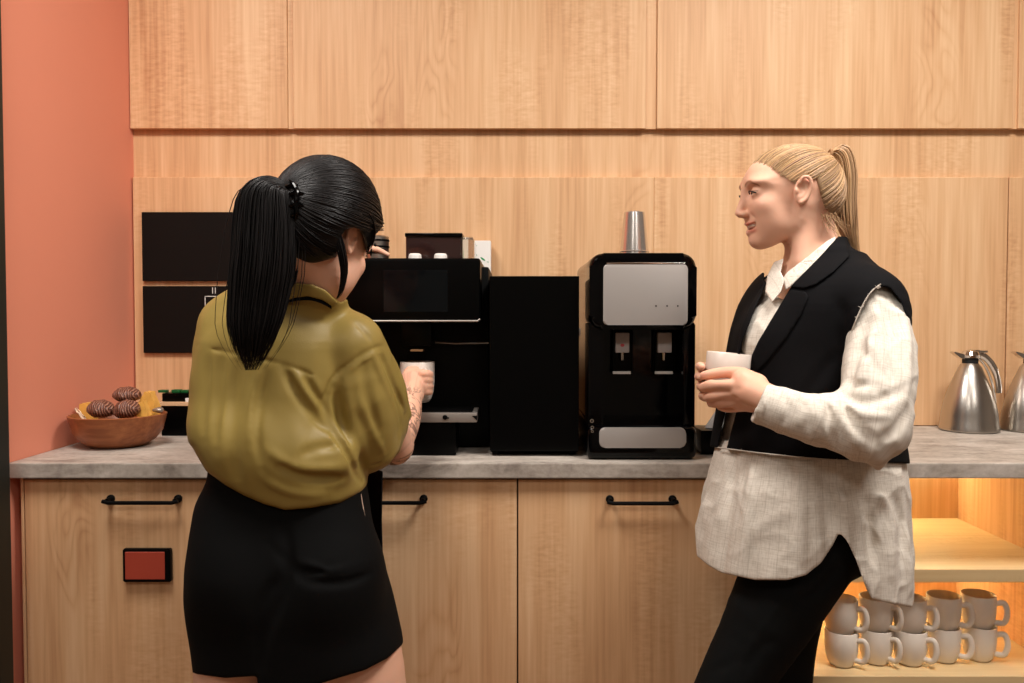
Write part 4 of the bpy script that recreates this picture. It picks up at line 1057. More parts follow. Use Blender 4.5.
def right_hair():
    rs = np.random.RandomState(3); H = HR
    F = Field(H.O - .14, H.O + .14, .0028)
    C = np.array((.002, 0, .008)); Rr = np.array((.0905, .0715, .0765))
    F.ell(H.w(C), Rr, H, 0)
    F.ell(H.w((-.026, 0, -.012)), (.056, .0645, .056), H, .02)
    # hairline
    xs_ = [-.12, -.05, -.035, -.02, -.010, .000, .010, .020, .030, .049, .062, .085, .10]; zs_ = [-.064, -.060, -.045, -.016, .014, .018, .002, .003, .008, .021, .032, .036, .035]
    D0 = F.D.copy()
    def cut(X, Y, Z):
        L = [(X - H.O[0]) * H.R[0, i] + (Y - H.O[1]) * H.R[1, i] + (Z - H.O[2]) * H.R[2, i] for i in range(3)]
        zl = np.interp(L[0], xs_, zs_) + np.clip(.03 - np.abs(L[1]), 0, 1) * .03 * (L[0] > .03)
        return (zl - L[2]) * .7
    F.op(cut, H.O - .14, H.O + .14, .012, 'and')
    V, Fc = F.mesh(); V = relax(V, Fc, 2, .5)
    col = np.full((len(V), 3), .62)
    # combed strands towards the tie
    tie = np.array((-.068, 0, .054)); paths, rads, cols = [], [], []
    du = (tie - C) / Rr
    starts = []
    for i in range(1150):
        nape = False
        side = rs.choice((-1, 1)); u = rs.rand()
        if rs.rand() < .55:
            xx = .004 + .088 * u ** .8; zz = np.interp(xx, xs_, zs_) + rs.uniform(-.004, .008); q = np.array((xx, side * .5, zz))
        elif rs.rand() < .62:
            xx = -.075 + .073 * u; zz = np.interp(xx, xs_, zs_) + rs.uniform(-.004, .03); nape = True
            q = np.array((xx, side * .066 * math.sqrt(max(.02, 1 - ((xx + .026) / .0575) ** 2 - ((zz + .012) / .0575) ** 2)), zz))
        else: q = np.array((rs.uniform(-.05, .086), side * rs.rand() * .06, .08)); 
        # solve y on the ellipsoid
        v = (q - C) / Rr; rem = 1 - v[0] ** 2 - v[2] ** 2
        if abs(q[1]) >= .4 and not nape: v[1] = side * math.sqrt(max(rem, .002))
        v = unit(v)
        p = slerp_path(v, du, 11); wob = rs.uniform(-.02, .02, 3); t = np.linspace(0, 1, 11)
        p = p + np.sin(t * PI)[:, None] * wob + np.sin(t * PI * 1.0)[:, None] * np.array((0, 0, -.03 if abs(v[1]) > .5 else 0))
        p /= np.linalg.norm(p, axis=1, keepdims=True)
        p = p * Rr * (1 + (rs.uniform(-.004, .016) * np.clip(t * 5, .0, 1))[:, None]) + C
        C2 = np.array((-.026, 0, -.012)); q2 = (p - C2) / np.array((.0575, .066, .0575)); n2 = np.linalg.norm(q2, axis=1)[:, None]; p = np.where(n2 < 1, C2 + (p - C2) / n2, p)
        paths.append(onto(F, D0, np.array([H.w(k) for k in p]), rs.uniform(-.0004, .0016) * np.clip(t * 6, 0, 1))); r = rs.uniform(.0006, .0013)
        rads.append(r * np.interp(t, [0, .12, .8, 1], [.25, 1, 1, .8])); cols.append(rs.uniform(.45, 1.2) * np.array((1, rs.uniform(.92, 1.02), rs.uniform(.8, 1.05))))
    # ponytail
    cen = np.array([P(*p) for p in ((827, 155, -.735), (836, 150.5, -.732), (843, 158, -.73), (845.5, 178, -.73), (845, 200, -.735), (846.5, 222, -.74), (851, 240, -.742), (857, 262, -.744))])
    cen = np.array(smooth_pts(cen, 3)); m = len(cen); t = np.linspace(0, 1, m)
    wid = np.interp(t, [0, .15, .4, .7, 1], [.006, .013, .020, .019, .006])
    for i in range(420):
        a = rs.uniform(0, 2 * PI); rr = math.sqrt(rs.rand()); off = np.array((math.cos(a), math.sin(a) * 1.1, 0)) * rr; ph = rs.uniform(0, 6)
        p = cen + off[None] * wid[:, None] + np.stack([np.sin(t * 5 + ph), np.cos(t * 4 + ph), 0 * t], 1) * .0022 * t[:, None]
        p[:, 2] += off[0] * wid * np.interp(t, [0, .25, .5], [1, .8, 0])
        e = rs.uniform(.82, 1.0); p = np.array([np.interp(t * e, t, p[:, k]) for k in range(3)]).T
        paths.append(None); rads.append(None); cols.append(rs.uniform(.6, 1.18) * np.array((1, rs.uniform(.93, 1.0), rs.uniform(.8, 1.0))))
        paths[-1] = p; rads[-1] = rs.uniform(.0007, .0015) * np.interp(t, [0, .1, .75, 1], [.6, 1, .9, .15])
    A = [(p, r, c) for p, r, c in zip(paths, rads, cols)]
    out = [(V, Fc)]; cc = [col]
    for ln in (11, m):
        g = [q for q in A if len(q[0]) == ln]
        if not g: continue
        v, f = strands([q[0] for q in g], [q[1] for q in g]); out.append((v, f)); cc.append(np.repeat(np.array([q[2] for q in g]), ln * 5, 0))
    # loose wisps at the nape and temple
    wp = []
    for i in range(26):
        s0 = rs.rand(); p0 = H.w((-.055 + .03 * s0, .05 + .012 * rs.rand(), -.045 - .01 * rs.rand())); p1 = p0 + np.array((.012 + rs.uniform(-.008, .02), -.002, -.022 - .02 * rs.rand()))
        pm = (p0 + p1) / 2 + rs.uniform(-.005, .005, 3); wp.append(smooth_pts([p0, pm, p1], 4))
    v, f = strands(wp, np.tile(np.linspace(.0007, .0002, 9), (26, 1))); out.append((v, f)); cc.append(np.full((len(v), 3), .9))
    V, Fc = merge(*out); return vobj('hair', V, Fc, M['blond'], WR, np.concatenate(cc))
right_hair()
def ring(parent, c, nrm, R, r, mat, name, sq=1.0):
    fr = Frame(c, nrm); bm = bmesh.new()
    pts = [Vector(fr.w((0, R * math.cos(a), R * sq * math.sin(a)))) for a in np.linspace(0, 2 * PI, 25)[:-1]]; pts += [pts[0], pts[1]]
    tube(bm, pts, r, 8, cap=False); return obj(name, bm, mat, parent)
ring(WR, P(830, 154.5, -.735), (1, 0, -.2), .0085, .003, plain('hair tie', srgb(150, 112, 76), .8), 'hair_tie')
# ---- clothes
YW_R = 13.0
def secR(rows):
    out = []
    for py, cx, yy, a, b in rows:
        p = P(cx, py, yy); out.append((p[2], p[0], yy, a, b, YW_R, 2.3))
    return out
TORSO = secR([(256, 822, -.75, .058, .066), (266, 820, -.75, .072, .095), (276, 818, -.75, .086, .125), (288, 817, -.75, .098, .148), (305, 815, -.75, .114, .155), (330, 812, -.75, .128, .150), (350, 810, -.75, .134, .146), (400, 806, -.75, .145, .146), (430, 806, -.75, .155, .152), (450, 806, -.75, .161, .157), (475, 806, -.75, .167, .160)])
NECK = [HR.w((-.022, 0, -.06)), HR.w((-.028, 0, -.085)), P(817, 268, -.755), P(822, 300, -.755)]
ARM_N = [P(869, 306, -.878), P(880, 350, -.930), P(877, 395, -.970), P(872, 428, -.990)]
FORE_N = [P(876, 426, -.985), P(840, 423, -.970), P(800, 415, -.965), P(752, 400, -.935)]
ALL = ((.2, -1.1, .3), (1.0, -.4, 1.5))
def base_right(F, off):
    F.loft(TORSO, off=off)
    F.tube(NECK, [.052 + off, .052 + off, .055 + off, .065], .025, 3)
    F.tube([P(858, 298, -.860), P(825, 284, -.76), P(786, 298, -.635)], [.050 + off, .052 + off, .050 + off], .025, 3)
    F.ell(P(772, 345, -.80), (.05, .05, .06), WF, .05)
V_OPEN = [(837, 236), (833, 246), (791, 287), (759, 340), (747, 369), (738, 405), (727, 447), (722, 475), (714, 475), (718, 447), (727, 405), (737, 365), (741, 342), (756, 305), (764, 282), (765, 255), (790, 236)]
CUFP = V3(P(759, 402, -.94)); CUFN = unit(V3(P(752, 400, -.935)) - V3(P(800, 415, -.965)))
CUFN = unit(CUFN * .85 + np.array((-.35, 0, .18)))
def right_clothes():
    rs = np.random.RandomState(5)
    # shirt
    F = Field((.26, -1.08, .62), (.85, -.47, 1.33), .0030)
    base_right(F, -.009)
    skirt = secR([(440, 806, -.75, .156, .152), (470, 806, -.762, .168, .156), (510, 801, -.772, .181, .166), (550, 799, -.780, .188, .174), (612, 797, -.785, .188, .176)])
    F.loft(skirt, .01)
    S = Field.__new__(Field); S.ax = F.ax; S.D = np.full_like(F.D, .5)
    S.tube(ARM_N, [.046, .054, .057, .053], 0, 3, mar=.05)
    S.tube(FORE_N, [.051, .050, .038, .0335], .02, 3, mar=.05)
    S.op(lambda X, Y, Z: (X - CUFP[0]) * CUFN[0] + (Y - CUFP[1]) * CUFN[1] + (Z - CUFP[2]) * CUFN[2], P(715, 450, -.9)[:1] + (-1.05, 1.0), P(790, 400, -.9)[:1] + (-.83, 1.3), .002, 'and')
    S.tube([P(776, 408, -.950), P(745, 398, -.930)], [.026, .0290], 0, 1, 'sub')
    F.D = smin(F.D, S.D, .012)
    F.tube([P(782, 304, -.63), P(788, 360, -.585), P(785, 405, -.585)], [.052, .052, .046], .015, 3)
    F.tube([P(785, 408, -.585), P(765, 402, -.62), P(738, 392, -.69)], [.046, .040, .032], .02, 3)
    # long soft folds and small wrinkles
    def nz(X, Y, Z):
        return .0035 * vnoise((X + 0 * Y + 0 * Z, Y + 0 * X + 0 * Z, Z + 0 * X + 0 * Y), 14, 2) + .0016 * vnoise((X + 0 * Y + 0 * Z, Y + 0 * X + 0 * Z, Z + 0 * X + 0 * Y), 38, 4)
    F.op(nz, (-9, -9, -9), (9, 9, 9), 0, 'disp')
    def crumple(X, Y, Z):
        g = (X + 0 * Y + 0 * Z, Y + 0 * X + 0 * Z, Z + 0 * X + 0 * Y); n = vnoise(g, 19, 21) + .5 * vnoise(g, 33, 22); r = np.clip(1 - np.abs(n) * 2.2, 0, 1) ** 2
        cx_ = P(803, 500, -.755)[0]; th = np.arctan2(g[1] + .755, g[0] - cx_); low = np.clip((1.06 - g[2]) / .3, 0, 1)
        return -.0022 * r + low * .0048 * np.sin(th * 17 + 2.5 * vnoise(g, 5, 23)) * (.4 + .6 * np.abs(vnoise(g, 6, 24)) * 2)
    F.op(crumple, (-9, -9, -9), (9, 9, 9), 0, 'disp')
    fl = [([(900, 300), (908, 345), (906, 400)], .008, -.005), ([(886, 298), (893, 350), (890, 398)], .010, .006), ([(868, 312), (858, 350), (850, 388)], .009, .005),
          ([(842, 393), (862, 402), (890, 396), (906, 385)], .007, .007), ([(843, 402), (862, 414), (888, 416)], .006, -.006), ([(842, 400), (856, 424), (878, 446)], .007, .008),
          ([(838, 396), (845, 425), (862, 452)], .006, -.005), ([(826, 398), (831, 425), (838, 447)], .006, .005), ([(818, 400), (821, 422), (824, 442)], .006, -.003),
          ([(848, 378), (856, 384), (872, 384)], .006, .005), ([(870, 335), (868, 360), (858, 385)], .008, -.004), ([(800, 398), (806, 415), (806, 434)], .007, .003),
          ([(880, 440), (896, 430), (907, 410)], .008, .005), ([(784, 392), (786, 410), (782, 428)], .005, .002),
          ([(770, 385), (764, 404), (760, 422)], .0022, -.0012), ([(862, 340), (874, 372), (878, 405)], .010, .004)]
    for x0, x1, dp in ((735, 722, .004), (752, 742, -.003), (798, 800, -.003), (822, 832, .006), (838, 846, -.005), (860, 872, .007), (876, 892, -.006), (893, 903, .005)):
        fl.append(([(x0, 452), ((x0 + x1) / 2 + 1, 505), (x1, 575)], .010, dp * 1.1))
    fl.append(([(740, 545), (770, 520), (812, 505)], .011, -.0028))
    folds(F, [(a, b * 1.0, c * 1.75) for a, b, c in fl])
    # open hem and cuff: hollow shells
    lo, hi = (.2, -1.1, .5), (1, -.4, P(800, 476, -.9)[2])
    inner = Field.__new__(Field); inner.ax = F.ax; inner.D = F.D + .0085
    sl, g = F.blk(lo, hi); F.D[sl] = np.maximum(F.D[sl], -inner.D[sl] - np.clip(g[2] - (hi[2] - .03), 0, 1) * 1.5)
    hem = [(690, 200), (690, 455), (696, 545), (697, 556), (709, 566), (722, 573), (755, 580), (788, 580), (806, 575), (821, 563), (832, 547), (838, 535), (841, 534), (848, 543), (856, 560), (866, 588), (872, 599), (892, 604), (913, 608), (930, 606), (960, 440), (960, 200)]
    cut_poly(F, hem, (.2, -1.1, .5), (1, -.4, P(800, 470, -.9)[2]))
    # neckline
    neckline = [(760, 200), (760, 262), (768, 281), (776, 296), (783, 300), (791, 288), (806, 271), (826, 249), (842, 241), (860, 230), (860, 200)]
    cut_poly(F, neckline, (.2, -1.1, 1.22), (1, -.4, 1.5), 'sub')
    V, Fc = F.mesh(); V, Fc = drop_small(V, Fc, .01); V = relax(V, Fc, 1, .4)
    # weave coordinates
    c = np.array([P(806, 450, -.755)[0], -.755]); th = np.arctan2(V[:, 1] - c[1], V[:, 0] - c[0]); pat = np.stack([th * .185, V[:, 2], 0 * th], 1)
    arm = [np.array(p) for p in ARM_N + FORE_N[1:]]; L, A, dd = seg_coords(V, arm); m = dd < .0675
    m &= ~((V[:, 2] > P(800, 450, -.9)[2]) & (V[:, 1] > -.80) & (V[:, 0] > .40))
    pat[m] = np.stack([A * .055, L, 0 * A], 1)[m]
    return vobj('shirt', V, Fc, M['linen'], WR, pat=pat)
right_clothes()
def right_vest():
    # vest body
    F = Field((.30, -1.06, .95), (.81, -.48, 1.37), .0024)
    base_right(F, .010)
    F.tube([P(876, 322, -.905), P(872, 306, -.885), P(858, 300, -.865)], [.056, .060, .056], .02, 2)
    F.op(lambda X, Y, Z: .0015 * vnoise((X + 0 * Y + 0 * Z, Y + 0 * X + 0 * Z, Z + 0 * X + 0 * Y), 11, 9), (-9, -9, -9), (9, 9, 9), 0, 'disp')
    folds(F, [([(835, 390), (810, 410), (790, 440)], .010, .003), ([(842, 350), (820, 375), (800, 405)], .012, .003), ([(838, 300), (845, 320), (840, 350)], .010, .003)])
    F0 = F.D.copy()
    cut_poly(F, V_OPEN, (.2, -1.1, .9), (1, -.62, 1.5), 'sub')
    arm = [(879, 286), (872, 292), (865, 302), (856, 321), (848, 343), (842, 368), (840, 388), (845, 402), (862, 424), (890, 440), (930, 440), (930, 330), (909, 330), (906, 316), (900, 300), (890, 288)]
    cut_poly(F, arm, (.2, -1.1, .9), (1, -.84, 1.5), 'sub')
    cut_poly(F, [(700, 220), (700, 445), (717, 447.5), (760, 453), (820, 459), (902, 463.5), (960, 466), (960, 220)], (.2, -1.1, .8), (1, -.4, 1.5))
    neck = [(740, 200), (745, 262), (770, 276), (790, 283), (812, 262), (828, 243), (842, 236), (860, 220)]
    cut_poly(F, neck, (.2, -1.1, 1.22), (1, -.4, 1.5), 'sub')
    F.tube([HR.w((-.028, 0, -.05)), HR.w((-.028, 0, -.085)), P(817, 266, -.755)], [.055, .056, .060], 0, 1, 'sub')
    V, Fc = F.mesh(); V, Fc = drop_small(V, Fc, .01); V = relax(V, Fc, 1, .4)
    ve = vobj('vest', V, Fc, M['wool_black'], WR)
    # collar and lapels lie on the vest
    for poly, nm, up, ylim in (([(838, 236), (846, 238), (850, 256), (834, 272), (816, 285), (803, 289), (790, 287), (812, 264), (830, 245)], 'vest_collar', .0065, -.75),
                         ([(790.5, 289), (806, 291.5), (809, 297), (801, 316), (786, 339), (769, 360), (747, 383), (744, 372), (758, 341)], 'lapel', .0045, -.75),
                         ([(764, 279), (762, 286), (750, 306), (741, 326), (737, 350), (738.5, 362), (742, 343), (756, 307), (767, 283)], 'lapel', .0045, -.62)):
        G = Field((.30, -1.06, .95), (.81, -.48, 1.37), .0024); G.D = np.maximum(F0 - up, -(F0 + .001)).astype(np.float32)
        cut_poly(G, poly, (.2, -1.1, .8), (1, ylim, 1.5))
        G.op(lambda X, Y, Z: (Y - ylim) + 0 * X + 0 * Z, (-9, -9, -9), (9, 9, 9), 0, 'and')
        v, f = G.mesh()
        if len(v) > 50: v, f = drop_small(v, f, .3); vobj(nm, relax(v, f, 3, .5), f, M['wool_black'], WR)
    # frayed edges
    G = Field.__new__(Field); G.ax = F.ax; G.D = F0
    rs = np.random.RandomState(8); bm = bmesh.new()
    def fray(pts, name):
        bm = bmesh.new(); Q = [hit(G, *p) for p in smooth_pts(pts, 6)]; Q = [Vector(q) for q in Q if q is not None]
        tube(bm, Q, .0013, 6)
        for a, b in zip(Q[:-1], Q[1:]):
            for _ in range(2):
                p = a.lerp(b, rs.rand()); d = Vector(rs.uniform(-1, 1, 3)) * .004; tube(bm, [p, p + d * .6 + Vector((0, -.001, 0)), p + d], [.0007, .0005, .0003], 4)
        obj(name, bm, M['thread'], ve)
    fray([(881, 284), (872, 291), (865, 301), (856, 320), (848, 343), (842, 368)], 'frayed_edge')
    fray([(718, 447.5), (760, 453), (820, 459), (880, 462)], 'frayed_edge')
    # white shirt collar standing out of the vest
    G = Field((.40, -.90, 1.19), (.68, -.60, 1.37), .0022); base_right(G, .0125)
    B = G.D.copy(); G.D = np.maximum(B - .004, -(B + .0005)).astype(np.float32); D0 = G.D.copy()
    out = []
    for poly, yl in (([(836, 236), (828, 240), (808, 256), (787, 272), (782, 279), (786, 290), (790, 287.5), (804, 273), (822, 257), (836, 245)], -.755), ([(784, 258), (774, 262), (767, 276), (765, 292), (772, 303), (781, 292), (785, 280), (781, 272)], -.66)):
        G.D = D0.copy(); cut_poly(G, poly, (.2, -1.1, .8), (1, .4, 1.5)); G.op(lambda X, Y, Z: (Y - yl) + 0 * X + 0 * Z, (-9, -9, -9), (9, 9, 9), 0, 'and')
        v, f = G.mesh()
        if len(v) > 30: v, f = drop_small(v, f, .3); out.append((relax(v, f, 1, .4), f))
    v, f = merge(*out); vobj('shirt_collar', v, f, M['linen'], WR, pat=np.stack([v[:, 0], v[:, 2], v[:, 1]], 1))
right_vest()
def right_jeans():
    F = Field((.20, -1.0, .06), (.74, -.50, .95), .0042)
    F.tube([P(806, 470, -.755), P(806, 530, -.76)], [.092, .098], 0, 1)
    F.ell(P(838, 528, -.76), (.07, .11, .085), WF, .04)
    F.tube([P(814, 540, -.83), P(778, 600, -.85), P(752, 648, -.855), P(731, 686, -.86), P(714, 724, -.86)], [.088, .078, .066, .0585, .056], .03, 3)
    F.tube([P(714, 724, -.86), P(722, 830, -.83), P(735, 930, -.80)], [.056, .053, .042], .01, 3)
    F.tube([P(796, 540, -.69), P(783, 630, -.67), P(779, 722, -.665)], [.085, .068, .055], .03, 3)
    F.tube([P(779, 722, -.665), P(786, 830, -.67), P(792, 935, -.68)], [.055, .051, .042], .01, 3)
    F.op(lambda X, Y, Z: .002 * vnoise((X + 0 * Y + 0 * Z, Y + 0 * X + 0 * Z, Z + 0 * X + 0 * Y), 16, 6), (-9, -9, -9), (9, 9, 9), 0, 'disp')
    folds(F, [([(846, 560), (820, 590), (795, 605)], .008, .006), ([(840, 552), (812, 566), (780, 590)], .008, .005), ([(790, 590), (765, 625), (738, 665)], .004, -.002), ([(740, 660), (728, 664), (710, 672)], .007, .004), ([(776, 640), (760, 650), (745, 672)], .008, .004)])
    V, Fc = F.mesh(); V, Fc = drop_small(V, Fc, .05); V = relax(V, Fc, 1, .4)
    vobj('jeans', V, Fc, M['denim'], WR)
    for x_, y_ in ((P(735, 940, -.80)[0], -.80), (P(792, 948, -.68)[0], -.68)):
        G = Field((x_ - .22, y_ - .09, 0), (x_ + .09, y_ + .07, .14), .005)
        G.tube([(x_ + .015, y_, .09), (x_ + .015, y_, .045), (x_ - .06, y_ - .01, .040), (x_ - .14, y_ - .022, .032)], [.043, .040, .042, .032], .01, 3)
        G.op(lambda X, Y, Z: .004 - Z + 0 * X + 0 * Y, (-9, -9, -9), (9, 9, 9), .004, 'and')
        v, f = G.mesh(); vobj('shoe', v, f, M['black_matt'], WR)
right_jeans()
# the mug she holds
ym_ = -.828
mc = P(725, 386, ym_)
mw = mug(mc[0], ym_, P(725, 397.5, ym_)[2], .0392, .0800, 0.5, 'white mug held in both hands by the blonde woman', M['white_ceramic'], hs=.75)
mw.rotation_euler = (0, math.radians(5), 0)
# ================================================================ the dark-haired woman at the coffee machine
WL = thing('person', 'dark-haired woman seen from behind in olive blouse and black shorts filling a mug', 'person', P(285, 950, -0.82)[:2] + (0,))
aL = math.radians(31)
HL = Frame(P(313, 233, -0.920), (math.sin(aL), math.cos(aL), -.30))
SL = 1.02
M['olive'] = tint_mat('olive satin', srgb(156, 134, 70), 0.46, 0, 0.12, 700, 0.35)
M['shorts'] = plain('black crepe', srgb(9, 9, 9), 0.85, bump=0.2, bscale=900, spec=0.15)
M['cord'] = plain('pale cord', srgb(190, 160, 140), 0.7)
def skin_tattoo():
    m = M['skin'].copy(); m.name = 'tattooed skin'; nt = m.node_tree; N = nt.nodes; L = nt.links
    at = N.new('ShaderNodeAttribute'); at.attribute_name = 'pat'
    n = N.new('ShaderNodeTexNoise'); n.inputs['Scale'].default_value = 26; n.inputs['Detail'].default_value = 2; n.inputs['Distortion'].default_value = 1.6
    L.new(at.outputs['Vector'], n.inputs['Vector'])
    r = ramp(nt, [(.46, (1, 1, 1, 1)), (.50, (.32, .32, .34, 1)), (.55, (.5, .48, .48, 1)), (.60, (1, 1, 1, 1))]); L.new(n.outputs['Fac'], r.inputs['Fac'])
    sep = N.new('ShaderNodeSeparateXYZ'); geo = N.new('ShaderNodeAttribute'); geo.attribute_name = 'ink'
    mx = N.new('ShaderNodeMix'); mx.data_type = 'RGBA'; mx.inputs['A'].default_value = (1, 1, 1, 1); L.new(r.outputs['Color'], mx.inputs['B']); L.new(geo.outputs['Fac'], mx.inputs['Factor'])
    b = N['Principled BSDF']; src = b.inputs['Base Color'].links[0].from_socket
    m2 = N.new('ShaderNodeMix'); m2.data_type = 'RGBA'; m2.blend_type = 'MULTIPLY'; m2.inputs['Factor'].default_value = 1
    L.new(src, m2.inputs['A']); L.new(mx.outputs['Result'], m2.inputs['B']); L.new(m2.outputs['Result'], b.inputs['Base Color']); return m
M['skin_ink'] = skin_tattoo()
ARM_R = [P(350, 345, -.87), P(372, 388, -.78), P(396, 446, -.665)]
FORE_R = [P(393, 447, -.665), P(405, 418, -.585), P(411, 393, -.515)]
ARM_L = [P(229, 326, -.84), P(224, 372, -.74), P(240, 392, -.62)]
def build_left_body():
    ox, oy, oz = HL.O
    lo = (P(178, 600, -.8)[0] - .03, -1.04, 0); hi = (P(440, 500, -.5)[0] + .02, -.37, oz + .13)
    hx = (P(396, 380, -.47)[0] - .01, P(440, 380, -.47)[0] + .01)
    bands = (((P(340, 250, -.47)[0], hx[1], .0020), (ox - .12, ox + .12, .0022)), ((-.52, -.41, .0020), (oy - .13, oy + .13, .0028)), ((oz - .13, oz + .12, .0022), (P(400, 398, -.47)[2], P(400, 356, -.47)[2], .0019)))
    F = Field(lo, hi, .009, bands)
    head_sdf(F, HL, SL, smile=False)
    F.ell(HL.w((.018, -.008, .030)), (.072, .062, .078), HL, .02)
    F.tube([HL.w((-.01, 0, -.04)), P(316, 280, -.902), P(304, 300, -.87), P(298, 335, -.85)], [.048, .048, .052, .06], .02, 3)
    F.tube([P(347, 352, -.862), P(300, 326, -.86), P(232, 332, -.84)], [.038, .042, .036], .03, 3)
    F.tube([P(290, 320, -.84), P(280, 380, -.83), P(280, 460, -.82), P(285, 530, -.82)], [.10, .105, .105, .11], .03, 3)
    F.ell(P(318, 560, -.83), (.07, .10, .10), WF, .05); F.ell(P(255, 560, -.83), (.07, .10, .10), WF, .05)
    F.tube([P(347, 354, -.862)] + ARM_R[1:], [.040, .041, .036], .02, 3)
    F.tube(FORE_R, [.036, .0335, .0235], .006, 3)
    F.tube([P(232, 334, -.84)] + ARM_L[1:], [.038, .038, .034], .02, 3)
    F.tube([P(240, 392, -.62), P(300, 325, -.56), P(346, 268, -.525)], [.034, .028, .020], .01, 3)
    # left hand resting on the machine, one finger in view
    F.tube([P(346, 268, -.527), P(353, 253, -.512)], [.021, .020], .01, 1)
    for i, (x, y, yy) in enumerate(((388, 254.6, -.470), (380, 252, -.452), (374, 250, -.436), (367, 250, -.422))):
        F.tube([P(354, 253.5, -.492 + .016 * i), P((354 + x) / 2 + 2, 248.8 - (.5 if i else 0), -.478 + .016 * i), P(x, y, yy)], [.0085, .0072, .0050], .003, 4)
    F.tube([P(352, 264, -.51), P(358, 266, -.508)], [.011, .008], .006, 1)
    # right hand around the mug handle
    F.tube([P(414, 395, -.518), P(413.5, 386, -.495), P(413, 379, -.482)], [.0215, .0225, .021], .008, 3)
    F.tube([P(420, 388, -.492), P(420, 380, -.482)], [.015, .015], .010, 1)
    F.tube([P(408, 386, -.498), P(406, 377, -.485), P(409.5, 370.5, -.478), P(416, 369, -.476)], [.013, .0108, .0092, .0072], .005, 3)
    for i, (y, rr) in enumerate(((374, 1.0), (380, 1.03), (386, 1.0), (391.3, .86))):
        F.tube([P(416, y - .5, -.482), P(424, y, -.490), P(429, y + .4, -.478), P(429, y + .6, -.462), P(423, y + .5, -.458)], [.0105 * rr, .0102 * rr, .0092 * rr, .0085 * rr, .0072 * rr], .003, 4)
    # legs
    for hx_, hy, kx, ky, ax_, ay in ((322, -.83, 378, -.84, 384, -.84), (250, -.84, 236, -.84, 240, -.84)):
        h0, k0, a0 = P(hx_, 560, hy), P(kx, 715, ky), P(ax_, 955, ay)
        F.tube([h0, ((h0[0] * .5 + k0[0] * .5), hy, (h0[2] + k0[2]) / 2), (k0[0], ky, .45)], [.085, .086, .062], .02, 3)
        F.tube([(k0[0], ky, .45), (k0[0], ky - .02, .30), (k0[0], ky, .08)], [.062, .058, .034], .012, 3)
        F.tube([(k0[0], ky, .08), (k0[0], ky + .02, .035), (k0[0] + .01, ky + .14, .025)], [.034, .032, .022], .01, 3)
    V, Fc = F.mesh(); V, Fc = drop_small(V, Fc); V = relax(V, Fc, 1, .3)
    col = head_tints(V, HL, SL, brow=(.15, .12, .12), lip=(.75, .45, .45))
    d = np.linalg.norm(V - np.array(P(416, 380, -.47)), axis=1); col += (np.clip(1 - d / .07, 0, 1) * .5)[:, None] * (np.array((1.0, .80, .76)) - 1)
    Lc, A, dd = seg_coords(V, [np.array(p) for p in FORE_R]); ink = np.clip((dd < .05) * np.minimum((Lc + .02) / .02, (.185 - Lc) / .03), 0, 1) * (V[:, 0] > P(385, 420, -.55)[0])
    o = vobj('body', V, Fc, M['skin_ink'], WL, col, pat=np.stack([A * .03, Lc, 0 * A], 1))
    a = o.data.attributes.new('ink', 'FLOAT', 'POINT'); a.data.foreach_set('value', ink.astype(np.float32)); return o
build_left_body()
eyes(HL, SL, WL, (1, 0, -.3)); lashes(HL, SL, WL)
ring(WL, P(371.5, 250.8, -.476), unit((.8, .1, -.12)), .0092, .0020, M['black_matt'], 'ring')
bm = bmesh.new(); bmesh.ops.create_icosphere(bm, subdivisions=2, radius=.0048)
for v in bm.verts: v.co = Vector((v.co.x * .8, v.co.y * .8, v.co.z * 1.3)) + Vector(P(375, 245.8, -.478))
obj('ring_stone', bm, M['black_gloss'], WL)
def hair_cols(rs, n, m, lo=.5, hi=1.7): return np.repeat(rs.uniform(lo, hi, (n, 1)) * np.ones((1, 3)), m * 5, 0)
